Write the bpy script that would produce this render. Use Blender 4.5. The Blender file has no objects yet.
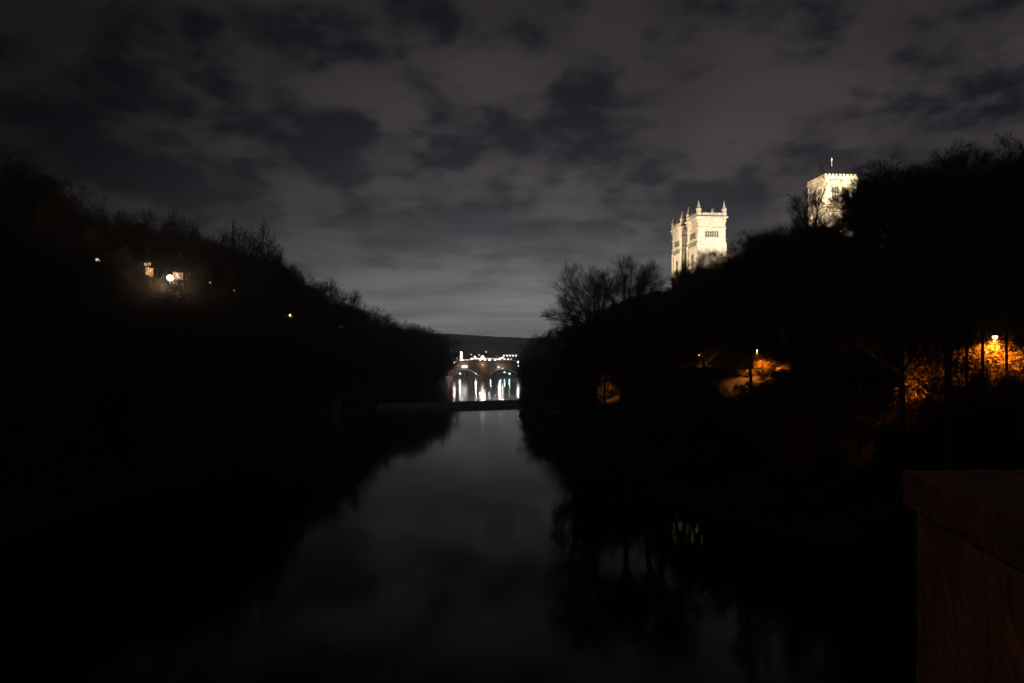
import bpy, bmesh, math, random
import numpy as np
from mathutils import Vector, Matrix

# ------------------------------------------------------------------ camera, sky, exposure
S = bpy.context.scene
COL = S.collection
R = math.radians
CAM_Z, F, CX, HY = 18.0, 682.67, 512.0, 357.0
cd = bpy.data.cameras.new("camera"); cam = bpy.data.objects.new("camera", cd); COL.objects.link(cam)
cam.location = (0, 0, CAM_Z); cam.rotation_euler = (R(90), 0, 0)
cd.lens = 24; cd.sensor_width = 36; cd.shift_y = 15.5 / 1024
cd.clip_start = 0.1; cd.clip_end = 30000
S.camera = cam
S.view_settings.view_transform = 'Standard'; S.view_settings.look = 'None'
S.view_settings.exposure = 0; S.view_settings.gamma = 1
S.view_settings.use_curve_mapping = False
try:
    S.cycles.use_denoising = True
    S.cycles.max_bounces = 6; S.cycles.volume_bounces = 0
    S.cycles.diffuse_bounces = 2; S.cycles.glossy_bounces = 3
    S.cycles.sample_clamp_indirect = 3.0; S.cycles.sample_clamp_direct = 0
    S.cycles.use_light_tree = True
    S.cycles.volume_max_steps = 64
except Exception: pass


class NT:
    """tiny node-graph helper"""
    def __init__(s, tree): s.t = tree; s.t.nodes.clear()
    def n(s, typ, ins=None, **props):
        nd = s.t.nodes.new(typ)
        for k, v in props.items(): setattr(nd, k, v)
        for k, v in (ins or {}).items():
            sock = nd.inputs[k]
            if hasattr(v, 'is_linked') or isinstance(v, bpy.types.NodeSocket): s.t.links.new(v, sock)
            else: sock.default_value = v
        return nd
    def m(s, op, a, b=None, c=None, clamp=False):
        ins = {0: a}
        if b is not None: ins[1] = b
        if c is not None: ins[2] = c
        return s.n('ShaderNodeMath', ins, operation=op, use_clamp=clamp).outputs[0]
    def mix(s, f, a, b, mode='MIX'):
        nd = s.n('ShaderNodeMix', None, data_type='RGBA', blend_type=mode)
        for i, v in ((0, f), (6, a), (7, b)):
            if isinstance(v, bpy.types.NodeSocket): s.t.links.new(v, nd.inputs[i])
            else: nd.inputs[i].default_value = v
        return nd.outputs[2]
    def ss(s, v, lo, hi, a=0.0, b=1.0):
        return s.n('ShaderNodeMapRange', {0: v, 1: lo, 2: hi, 3: a, 4: b}, interpolation_type='SMOOTHSTEP').outputs[0]


def rgb(r, g, b): return (r, g, b, 1.0)

# night sky: broken cloud lit from below by the town, brightest low over the town
W = bpy.data.worlds.new("World"); S.world = W; W.use_nodes = True
g = NT(W.node_tree)
d = g.n('ShaderNodeTexCoord').outputs['Generated']
sp = g.n('ShaderNodeSeparateXYZ', {0: d}).outputs
z = g.m('MAXIMUM', sp[2], 0.0)
den = g.m('ADD', z, 0.30)
px = g.m('DIVIDE', sp[0], den); py = g.m('DIVIDE', sp[1], den)
pv = g.n('ShaderNodeCombineXYZ', {0: px, 1: py, 2: 0.37}).outputs[0]
n1 = g.n('ShaderNodeTexNoise', {'Vector': pv, 'Scale': 2.7, 'Detail': 3.2, 'Roughness': 0.48, 'Distortion': 0.0}).outputs[0]
n2 = g.n('ShaderNodeTexNoise', {'Vector': pv, 'Scale': 6.6, 'Detail': 6.0, 'Roughness': 0.55, 'Distortion': 0.15}).outputs[0]
nn = g.m('ADD', g.m('MULTIPLY', n1, 0.42), g.m('MULTIPLY', n2, 0.58))
zb_ = g.m('MULTIPLY', g.m('EXPONENT', g.m('MULTIPLY', g.m('POWER', g.m('DIVIDE', g.m('SUBTRACT', z, 0.22), 0.09), 2.0), -1.0)), 0.045)
mask = g.ss(g.m('SUBTRACT', nn, zb_), 0.395, 0.545)
soft = g.ss(n1, 0.35, 0.68, 0.72, 1.15)
cloud = g.mix(1.0, rgb(0.0460, 0.0396, 0.0392), g.n('ShaderNodeCombineXYZ', {0: soft, 1: soft, 2: soft}).outputs[0], 'MULTIPLY')
base = g.mix(mask, rgb(0.0088, 0.0100, 0.0160), cloud)
# clouds overhead get less of the town's light than those low down, and less away from the town
az = g.m('DIVIDE', sp[0], g.m('MAXIMUM', g.m('ABSOLUTE', sp[1]), 0.05))
azf = g.ss(az, -0.75, 0.0, 0.26, 1.16)
azr = g.ss(az, 0.35, 1.1, 1.0, 0.78)
up = g.ss(z, 0.22, 0.60, 1.0, 0.45)
behind = g.ss(sp[1], -0.3, 0.3, 0.5, 1.0)
fac = g.m('MULTIPLY', g.m('MULTIPLY', azf, azr), g.m('MULTIPLY', up, behind))
base = g.mix(1.0, base, g.n('ShaderNodeCombineXYZ', {0: fac, 1: fac, 2: fac}).outputs[0], 'MULTIPLY')
glow = g.m('EXPONENT', g.m('DIVIDE', z, -0.060))
ga = g.m('EXPONENT', g.m('MULTIPLY', g.m('POWER', g.m('DIVIDE', g.m('SUBTRACT', az, 0.03), 0.42), 2.0), -1.0))
streak = g.n('ShaderNodeTexNoise', {'Vector': g.n('ShaderNodeCombineXYZ', {0: g.m('MULTIPLY', sp[0], 5.0), 1: 0.2, 2: g.m('MULTIPLY', z, 42.0)}).outputs[0], 'Scale': 1.0, 'Detail': 4.0, 'Roughness': 0.55}).outputs[0]
st = g.ss(streak, 0.3, 0.7, 0.72, 1.12)
gl = g.m('MULTIPLY', g.m('MULTIPLY', glow, ga), g.m('MULTIPLY', st, behind))
gc = g.mix(1.0, rgb(1.18, 1.19, 1.16), g.n('ShaderNodeCombineXYZ', {0: gl, 1: gl, 2: gl}).outputs[0], 'MULTIPLY')
tot = g.mix(1.0, base, gc, 'ADD')
nish = g.n('ShaderNodeTexSky', None, sky_type='NISHITA')
nish.sun_disc = False; nish.sun_elevation = R(-6); nish.sun_rotation = R(0)
b1 = g.n('ShaderNodeBackground', {0: tot, 1: 1.0}).outputs[0]
b2 = g.n('ShaderNodeBackground', {0: nish.outputs[0], 1: 0.004}).outputs[0]
ad = g.n('ShaderNodeAddShader', {0: b1, 1: b2}).outputs[0]
g.n('ShaderNodeOutputWorld', {0: ad})

# ------------------------------------------------------------------ helpers
def at(px, y):                      # world x of a photo column at depth y
    return (px - CX) * y / F
def zt(py, y):                      # world z of a photo row at depth y
    return CAM_Z + (HY - py) * y / F


def make_mat(name, col, col2=None, scale=3.0, rough=0.85, bump=0.0, bump_scale=20.0, detail=6.0, spec=0.3):
    m = bpy.data.materials.new(name); m.use_nodes = True
    t = NT(m.node_tree)
    tc = t.n('ShaderNodeTexCoord').outputs['Object']
    c = rgb(*col)
    if col2:
        nz = t.n('ShaderNodeTexNoise', {'Vector': tc, 'Scale': scale, 'Detail': detail, 'Roughness': 0.6}).outputs[0]
        c = t.mix(t.ss(nz, 0.33, 0.67), rgb(*col), rgb(*col2))
    ins = {'Base Color': c, 'Roughness': rough, 'Specular IOR Level': spec}
    if bump:
        bz = t.n('ShaderNodeTexNoise', {'Vector': tc, 'Scale': bump_scale, 'Detail': 5.0}).outputs[0]
        ins['Normal'] = t.n('ShaderNodeBump', {'Strength': bump, 'Distance': 0.05, 'Height': bz}).outputs[0]
    b = t.n('ShaderNodeBsdfPrincipled', ins)
    t.n('ShaderNodeOutputMaterial', {0: b.outputs[0]})
    return m


def stone_mat(name, col, col2, course=0.45, length=0.9, mortar=0.7, bump=0.6):
    """coursed masonry on any vertical face"""
    m = bpy.data.materials.new(name); m.use_nodes = True
    t = NT(m.node_tree)
    tc = t.n('ShaderNodeTexCoord').outputs['Object']
    s3 = t.n('ShaderNodeSeparateXYZ', {0: tc}).outputs
    v = t.n('ShaderNodeCombineXYZ', {0: t.m('ADD', s3[0], s3[1]), 1: s3[2], 2: 0.0}).outputs[0]
    br = t.n('ShaderNodeTexBrick', {'Vector': v, 'Color1': rgb(*col), 'Color2': rgb(*col2),
             'Mortar': rgb(*(c * mortar for c in col2)), 'Scale': 1.0, 'Mortar Size': 0.012 * course / 0.3,
             'Mortar Smooth': 0.3, 'Bias': 0.0, 'Brick Width': length, 'Row Height': course})
    nz = t.n('ShaderNodeTexNoise', {'Vector': tc, 'Scale': 0.6 / course, 'Detail': 7.0, 'Roughness': 0.65}).outputs[0]
    k = t.ss(nz, 0.3, 0.7, 0.62, 1.15)
    c = t.mix(1.0, br.outputs['Color'], t.n('ShaderNodeCombineXYZ', {0: k, 1: k, 2: k}).outputs[0], 'MULTIPLY')
    fine = t.n('ShaderNodeTexNoise', {'Vector': tc, 'Scale': 6.0 / course, 'Detail': 5.0}).outputs[0]
    h = t.m('ADD', t.m('MULTIPLY', br.outputs['Fac'], -0.8), t.m('MULTIPLY', fine, 0.6))
    bp = t.n('ShaderNodeBump', {'Strength': bump, 'Distance': 0.04 * course / 0.3, 'Height': h}).outputs[0]
    b = t.n('ShaderNodeBsdfPrincipled', {'Base Color': c, 'Roughness': 0.9, 'Specular IOR Level': 0.2, 'Normal': bp})
    t.n('ShaderNodeOutputMaterial', {0: b.outputs[0]})
    return m


def emit_mat(name, col, strength):
    m = bpy.data.materials.new(name); m.use_nodes = True
    t = NT(m.node_tree)
    e = t.n('ShaderNodeEmission', {0: rgb(*col), 1: strength})
    t.n('ShaderNodeOutputMaterial', {0: e.outputs[0]})
    return m


def water_mat(name, bump, sx, sy, rough, dist):
    m = bpy.data.materials.new(name); m.use_nodes = True
    t = NT(m.node_tree)
    tc = t.n('ShaderNodeTexCoord').outputs['Object']
    mp = t.n('ShaderNodeMapping', {0: tc, 3: (sx, sy, 1.0)}).outputs[0]
    a = t.n('ShaderNodeTexNoise', {'Vector': mp, 'Scale': 1.0, 'Detail': 3.0, 'Roughness': 0.5}).outputs[0]
    b0 = t.n('ShaderNodeTexNoise', {'Vector': tc, 'Scale': 0.06, 'Detail': 2.0}).outputs[0]
    h = t.m('MULTIPLY', a, t.ss(b0, 0.35, 0.65, 0.45, 1.0))
    bp = t.n('ShaderNodeBump', {'Strength': bump, 'Distance': dist, 'Height': h}).outputs[0]
    b = t.n('ShaderNodeBsdfPrincipled', {'Base Color': rgb(0.004, 0.005, 0.005), 'Roughness': rough, 'IOR': 1.33, 'Normal': bp})
    t.n('ShaderNodeOutputMaterial', {0: b.outputs[0]})
    return m


def mesh_obj(name, verts, faces, mat, parent=None, smooth=False):
    me = bpy.data.meshes.new(name)
    me.from_pydata([tuple(v) for v in verts], [], [tuple(f) for f in faces])
    me.update()
    if smooth:
        me.polygons.foreach_set('use_smooth', [True] * len(me.polygons))
    for m_ in (mat if isinstance(mat, (list, tuple)) else [mat]): me.materials.append(m_) if m_ else None
    o = bpy.data.objects.new(name, me); COL.objects.link(o)
    if parent: o.parent = parent
    return o


class MB:
    """collects shapes into one mesh"""
    def __init__(s): s.v = []; s.f = []
    def box(s, x0, x1, y0, y1, z0, z1):
        n = len(s.v)
        s.v += [(x0, y0, z0), (x1, y0, z0), (x1, y1, z0), (x0, y1, z0), (x0, y0, z1), (x1, y0, z1), (x1, y1, z1), (x0, y1, z1)]
        s.f += [(n, n+3, n+2, n+1), (n+4, n+5, n+6, n+7), (n, n+1, n+5, n+4), (n+1, n+2, n+6, n+5), (n+2, n+3, n+7, n+6), (n+3, n, n+4, n+7)]
        return s
    def lathe(s, cx, cy, prof, sides=8, rot=0.0):
        n = len(s.v); k = len(prof)
        for r, zz in prof:
            for i in range(sides):
                a = rot + 2 * math.pi * i / sides
                s.v.append((cx + r * math.cos(a), cy + r * math.sin(a), zz))
        for j in range(k - 1):
            for i in range(sides):
                i2 = (i + 1) % sides
                s.f.append((n + j*sides + i, n + j*sides + i2, n + (j+1)*sides + i2, n + (j+1)*sides + i))
        s.f.append(tuple(n + i for i in reversed(range(sides))))
        s.f.append(tuple(n + (k-1)*sides + i for i in range(sides)))
        return s
    def tube(s, pts, rad, sides=6):
        n = len(s.v)
        pts = [Vector(p) for p in pts]
        for i, p in enumerate(pts):
            t = (pts[min(i+1, len(pts)-1)] - pts[max(i-1, 0)]).normalized()
            u = t.cross(Vector((0, 0, 1)) if abs(t.z) < 0.9 else Vector((1, 0, 0))).normalized(); w = t.cross(u)
            r = rad[i] if isinstance(rad, (list, tuple)) else rad
            for k in range(sides):
                a = 2 * math.pi * k / sides
                s.v.append(tuple(p + u * (r * math.cos(a)) + w * (r * math.sin(a))))
        for j in range(len(pts) - 1):
            for k in range(sides):
                k2 = (k + 1) % sides
                s.f.append((n + j*sides + k, n + j*sides + k2, n + (j+1)*sides + k2, n + (j+1)*sides + k))
        s.f.append(tuple(n + k for k in reversed(range(sides))))
        s.f.append(tuple(n + (len(pts)-1)*sides + k for k in range(sides)))
        return s
    def prism(s, poly, axis, a, b):
        """polygon (2-D) extruded along axis 'x' or 'y' from a to b"""
        n = len(s.v); k = len(poly)
        for t in (a, b):
            for (p, q) in poly:
                s.v.append((t, p, q) if axis == 'x' else (p, t, q))
        s.f.append(tuple(n + i for i in range(k))); s.f.append(tuple(n + k + i for i in reversed(range(k))))
        for i in range(k):
            j = (i + 1) % k
            s.f.append((n + i, n + k + i, n + k + j, n + j))
        return s
    def build(s, name, mat, parent=None, smooth=False):
        return mesh_obj(name, s.v, s.f, mat, parent, smooth)


def tag(o, label=None, cat=None, group=None, kind=None):
    if label: o['label'] = label
    if cat: o['category'] = cat
    if group: o['group'] = group
    if kind: o['kind'] = kind
    return o


def empty(name, loc, rz=0.0):
    o = bpy.data.objects.new(name, None); COL.objects.link(o)
    o.location = loc; o.rotation_euler = (0, 0, rz); o.empty_display_size = 0.5
    return o


def lamp(name, kind, loc, power, col, parent=None, aim=None, radius=0.2, cone=None, blend=0.5):
    l = bpy.data.lights.new(name, kind); l.energy = power; l.color = col
    if kind != 'SUN': l.shadow_soft_size = radius
    if cone: l.spot_size = R(cone); l.spot_blend = blend
    o = bpy.data.objects.new(name, l); COL.objects.link(o)
    o.location = loc
    if aim is not None:
        o.rotation_euler = (Vector(aim) - Vector(loc)).to_track_quat('-Z', 'Y').to_euler()
    if parent: o.parent = parent
    return o

M = {}
M['bark'] = make_mat('bark', (0.055, 0.046, 0.038), (0.10, 0.086, 0.07), 2.5, 0.95, 0.6, 14)
M['twig'] = make_mat('twig', (0.055, 0.043, 0.034), (0.09, 0.07, 0.052), 1.2, 0.95)
M['leaf'] = make_mat('evergreen_leaf', (0.035, 0.05, 0.02), (0.075, 0.085, 0.03), 1.1, 0.7)
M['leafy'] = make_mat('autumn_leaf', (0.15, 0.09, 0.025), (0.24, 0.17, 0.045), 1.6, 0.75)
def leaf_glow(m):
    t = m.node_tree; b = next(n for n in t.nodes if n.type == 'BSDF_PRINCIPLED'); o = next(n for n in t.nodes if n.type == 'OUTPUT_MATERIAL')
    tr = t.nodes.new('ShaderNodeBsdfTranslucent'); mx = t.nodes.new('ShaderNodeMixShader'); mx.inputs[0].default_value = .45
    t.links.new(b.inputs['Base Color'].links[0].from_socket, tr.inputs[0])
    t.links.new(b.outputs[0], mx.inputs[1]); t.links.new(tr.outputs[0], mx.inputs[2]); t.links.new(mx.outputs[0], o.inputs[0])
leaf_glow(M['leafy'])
M['soil'] = make_mat('soil', (0.028, 0.022, 0.014), (0.075, 0.062, 0.034), 0.9, 0.95, 0.9, 3.0, 12.0)
M['hill'] = make_mat('hill_field', (0.07, 0.08, 0.04), (0.10, 0.09, 0.06), 0.004, 0.95)
M['ashlar'] = stone_mat('cathedral_stone', (0.43, 0.38, 0.30), (0.37, 0.32, 0.245), 0.6, 1.2)
M['louvre'] = make_mat('louvre', (0.055, 0.045, 0.035), (0.04, 0.033, 0.026), 2.0, 0.9)
M['lead'] = make_mat('lead_roof', (0.12, 0.125, 0.13), (0.09, 0.09, 0.10), 0.5, 0.6)
M['bridge_stone'] = stone_mat('bridge_stone', (0.30, 0.24, 0.18), (0.22, 0.18, 0.14), 0.5, 1.1)
M['parapet_stone'] = make_mat('parapet_stone', (0.30, 0.22, 0.16), (0.15, 0.115, 0.085), 2.2, 0.95, 0.8, 14)
M['coping'] = make_mat('coping_stone', (0.22, 0.16, 0.12), (0.10, 0.09, 0.06), 5.0, 0.92, 0.7, 18)
M['asphalt'] = make_mat('asphalt', (0.05, 0.05, 0.05), (0.065, 0.062, 0.058), 4.0, 0.9, 0.4, 60)
M['path'] = make_mat('path_gravel', (0.20, 0.17, 0.13), (0.13, 0.11, 0.08), 1.5, 0.95, 0.5, 20)
M['rubble'] = stone_mat('rubble_wall', (0.30, 0.25, 0.18), (0.22, 0.18, 0.13), 0.25, 0.45)
M['brick'] = stone_mat('red_brick', (0.28, 0.10, 0.065), (0.22, 0.075, 0.05), 0.1, 0.23)
M['render'] = make_mat('pale_render', (0.42, 0.38, 0.33), (0.34, 0.31, 0.27), 0.6, 0.9)
M['millstone'] = stone_mat('mill_stone', (0.30, 0.26, 0.20), (0.24, 0.20, 0.16), 0.3, 0.6)
M['slate'] = make_mat('slate', (0.06, 0.062, 0.07), (0.045, 0.045, 0.05), 1.0, 0.7)
M['dark_stone'] = stone_mat('sooty_stone', (0.11, 0.09, 0.075), (0.085, 0.07, 0.06), 0.3, 0.6)  # dark stone tone for the left bank house walls
M['concrete'] = make_mat('concrete', (0.38, 0.37, 0.35), (0.30, 0.29, 0.27), 0.8, 0.9)
M['iron'] = make_mat('black_iron', (0.025, 0.025, 0.027), (0.04, 0.04, 0.04), 3.0, 0.5)
M['glass'] = make_mat('dark_glass', (0.015, 0.017, 0.02), None, rough=0.1, spec=0.5)
M['wood'] = make_mat('weir_water', (0.42, 0.42, 0.42), (0.10, 0.10, 0.10), 1.4, 0.45, 0.5, 2.0, spec=.5)
M['dial'] = make_mat('painted_trim', (0.7, 0.68, 0.62), (0.6, 0.58, 0.52), 1.0, 0.6)
WARM, SOD, WHITE, COOL, ORANGE = (1, .72, .42), (1, .31, .04), (1, .93, .84), (.55, 1, .86), (1, .58, .30)
M['lit_sodium'] = emit_mat('lit_sodium', (1, .46, .12), 20)
M['lit_white'] = emit_mat('lit_white', (1, .92, .82), 30)
M['lit_lamp'] = emit_mat('lit_lamp', (1, .80, .58), 45)
M['win_warm'] = emit_mat('lit_window_warm', (1, .50, .20), 1.4)
M['win_white'] = emit_mat('lit_window_white', (1, .88, .74), 1.6)

# ------------------------------------------------------------------ terrain
def tab(rows):
    a = np.array(rows, float)
    return lambda y, c: np.interp(y, a[:, 0], a[:, c])

_XL = tab([(-150, -52), (0, -51), (130, -49), (180, -48), (235, -48), (257, -46), (280, -42), (385, -40), (450, -45.5), (500, -47.5), (560, -52), (700, -75), (900, -140), (950, -150)])
_XR = tab([(-150, 50), (-20, 45), (25, 42), (45, 38), (60, 33), (77, 22), (96, 14), (113, 9.7), (154, 6.0), (195, 3.9), (257, 3.2), (330, 6.5), (400, 6), (450, 5.5), (500, 6.5), (560, 8), (700, -8), (900, -90), (950, -100)])
_RL = tab([(-150, -92, 34), (120, -92, 35), (296, -92, 36), (350, -80, 31), (400, -67, 23), (440, -56, 14), (465, -54, 9), (520, -60, 9.5), (600, -80, 11), (950, -160, 12)])
_RR = tab([(-150, 80, 33), (80, 74, 33), (145, 76, 40), (190, 84, 42), (240, 82, 42), (290, 75, 39), (330, 62, 36), (360, 46, 30), (390, 32, 24), (420, 22, 17), (450, 16, 11), (480, 14, 9.5), (520, 22, 9.5), (600, 45, 11), (950, 60, 12)])
_PATH = tab([(-150, 60), (40, 57), (75, 54.5), (140, 55), (190, 52.5), (240, 46), (300, 38), (360, 28), (450, 11)])
PZ = 14.2

def ground_z(x, y):
    x = np.asarray(x, float); y = np.asarray(y, float)
    xl, xr = _XL(y, 1), _XR(y, 1)
    rlx, rlz, rrx, rrz = _RL(y, 1), _RL(y, 2), _RR(y, 1), _RR(y, 2)
    pth = np.minimum(_PATH(y, 1), rrx - 4); pz = np.minimum(PZ, rrz * 0.75)
    t = np.clip((xl - x) / np.maximum(xl - rlx, 3), 0, None)
    zl = np.where(t < 1, 1.0 + (rlz - 1) * (0.25 * t + 0.75 * t ** 1.35), rlz + np.minimum((t - 1) * 1.0, 4))
    ter = np.clip((y - 160) / 8, 0, 1) * np.clip((208 - y) / 8, 0, 1) * np.clip((x + 92) / 8, 0, 1)
    zl = zl * (1 - ter) + np.minimum(zl, 2.2) * ter
    zl = zl - 1.4 * np.clip(1 - (xl - x) / 1.6, 0, 1)
    u = np.clip((x - xr) / np.maximum(pth - 2.2 - xr, 2), 0, None)
    z1 = 1.0 + (pz - 1) * (0.22 * u + 0.78 * u ** 2.0)
    v = np.clip((x - pth - 2.0) / np.maximum(rrx - pth - 2.0, 2), 0, None)
    z3 = np.where(v < 1, pz + (rrz - pz) * v, rrz)
    far = np.clip((x - rrx) / 40.0, 0, 1) * np.clip(1 - np.abs(y - 390) / 330, 0, 1)
    z3 = z3 + far * np.maximum(0, 54 - rrz)
    zr = np.where(u < 1, z1, np.where(x < pth + 2.0, pz, z3))
    zr = zr - 1.4 * np.clip(1 - (x - xr) / 1.6, 0, 1)
    dd = np.minimum(x - xl, xr - x)
    zc = -0.4 - 2.2 * np.clip(dd / 4, 0, 1)
    closed = np.clip((y - 840) / 60, 0, 1)
    zc = zc * (1 - closed) + 11.5 * closed
    zz = np.where(x <= xl, zl, np.where(x >= xr, zr, zc))
    away = np.clip((np.abs(x) - 300) / 600, 0, 1)
    zz = zz * (1 - away) + 14 * away
    return zz

def gz(x, y): return float(ground_z(x, y))

ys = list(np.arange(-150, 560, 5.0)) + list(np.arange(560, 960, 20.0)) + [1000, 1100, 1300, 1700, 2300, 3100, 4200]
so = [0, 0.8, 1.6, 3, 5, 8, 11, 14, 17, 20, 23, 26, 29, 32, 35, 38, 41, 44, 48, 52, 57, 63, 70, 80, 95, 115, 140, 180, 260, 420, 800, 1800, 5400]
cc = [0.0, 0.06, 0.14, 0.3, 0.5, 0.7, 0.86, 0.94, 1.0]
rng = np.random.RandomState(4)
rows = []
for y in ys:
    xl, xr = float(_XL(y, 1)), float(_XR(y, 1))
    p = min(float(_PATH(y, 1)), float(_RR(y, 1)) - 4)
    xs = [xl - s for s in reversed(so)] + [xl + (xr - xl) * c for c in cc[1:-1]] + [xr + s for s in so]
    rows.append(xs)
GX = np.array(rows); GY = np.repeat(np.array(ys)[:, None], GX.shape[1], 1)
GZ = ground_z(GX, GY)
dist_bank = np.minimum(np.abs(GX - _XL(GY, 1)), np.abs(GX - _XR(GY, 1)))
GZ = GZ + rng.normal(0, 0.16, GZ.shape) * np.clip(dist_bank / 6, 0, 1) * (np.abs(GX) < 300)
nr, nc = GX.shape
V = np.stack([GX, GY, GZ], -1).reshape(-1, 3)
FC = [(i*nc + j, i*nc + j + 1, (i+1)*nc + j + 1, (i+1)*nc + j) for i in range(nr - 1) for j in range(nc - 1)]
ground = mesh_obj('ground', V.tolist(), FC, M['soil'], None, True)
tag(ground, kind='structure')

# river: calm pool below the weir, rippled water above it
def weir_y(x): return 257.0 + (x - 3.0) * 0.40       # line of the crest across the river
WZ = 1.8
low = MB(); low.v = [(-70, -150, 0), (70, -150, 0), (70, 283, 0), (-70, 227, 0)]; low.f = [(0, 1, 2, 3)]
M['water_low'] = water_mat('calm_water', 0.16, 0.55, 0.22, 0.06, 0.05)
M['water_up'] = water_mat('rippled_water', 0.55, 0.9, 0.28, 0.10, 0.12)
tag(low.build('river_water', M['water_low']), kind='structure')
upw = MB(); upw.v = [(-70, weir_y(-70) + .05, WZ), (40, weir_y(40) + .05, WZ), (60, 560, WZ), (0, 905, WZ), (-200, 905, WZ), (-70, 560, WZ)]; upw.f = [(0, 1, 2, 3, 4, 5)]
tag(upw.build('upper_river_water', M['water_up']), kind='structure')

# footpath on the right bank
pv_, pf_ = [], []
py_ = list(np.arange(30, 330, 6.0))
for i, y in enumerate(py_):
    xc = min(float(_PATH(y, 1)), float(_RR(y, 1)) - 4)
    zz = min(PZ, float(_RR(y, 2)) * .75) + 0.22
    for o_ in (-1.5, 1.5):
        pv_ += [(xc + o_, y, zz), (xc + o_, y, zz - 0.9)]
    if i:
        a = (i - 1) * 4; b = i * 4
        pf_ += [(a, a + 2, b + 2, b), (a + 1, a, b, b + 1), (a + 2, a + 3, b + 3, b + 2)]
tag(mesh_obj('path', pv_, pf_, M['path']), kind='structure')

# far hills
def ridge(name, y0, depth, prof, x0, x1, seed):
    r_ = np.random.RandomState(seed)
    xs = np.linspace(x0, x1, 140)
    ph = r_.uniform(0, 6.28, 6)
    tops = prof(xs) + sum(3.0 / (k + 1) * np.sin(xs / (160.0 / (k + 1)) + ph[k]) for k in range(6))
    v, f = [], []
    sec = [(0, 0.0), (0.15, 0.35), (0.35, 0.75), (0.5, 1.0), (0.7, 0.85), (1.0, 0.0)]
    for i, x in enumerate(xs):
        for (q, hfrac) in sec: v.append((x, y0 + depth * q, 5 + (tops[i] - 5) * hfrac))
    k = len(sec)
    for i in range(len(xs) - 1):
        for j in range(k - 1):
            f.append((i*k + j, (i+1)*k + j, (i+1)*k + j + 1, i*k + j + 1))
    return tag(mesh_obj(name, v, f, M['hill'], None, True), kind='structure')

def prof_a(x):
    pxs = CX + x * F / 2000
    return 18 + np.interp(pxs, [200, 440, 452, 478, 490, 508, 520, 560, 700], [10, 13, 15.5, 16.0, 15.0, 16.0, 14.0, 12, 8]) * 2000 / F
def prof_b(x):
    pxs = CX + x * F / 3350
    return 18 + np.interp(pxs, [100, 420, 440, 470, 485, 510, 530, 700, 900], [16, 22.5, 23.5, 22.5, 22, 20.5, 19, 12, 9]) * 3350 / F
ridge('hills', 1800, 400, prof_a, -2200, 2000, 3)
ridge('distant_hills', 3100, 500, prof_b, -3000, 3000, 8)

# ------------------------------------------------------------------ weir
wv, wf = [], []
xs = np.linspace(-46.5, 8, 56)
wr = np.random.RandomState(2)
prof = [(1.2, -1.0), (0.9, WZ + .03), (0.0, WZ + 0.10), (-0.7, WZ - .18), (-2.2, 1.15), (-4.6, 0.35), (-6.4, 0.06), (-7.2, -0.8)]
for x in xs:
    for (o_, zz) in prof:
        wv.append((x, weir_y(x) + o_ + wr.normal(0, .12) * (abs(o_) > 1.3), zz + wr.normal(0, .05) * (-11 < o_ < -0.5)))
k = len(prof)
for i in range(len(xs) - 1):
    for j in range(k - 1):
        wf.append((i*k + j, i*k + j + 1, (i+1)*k + j + 1, (i+1)*k + j))
weir = mesh_obj('weir', wv, wf, M['wood'], None, True)
tag(weir, 'low stone weir slanting across the dark river before the far bridge', 'weir')

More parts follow.
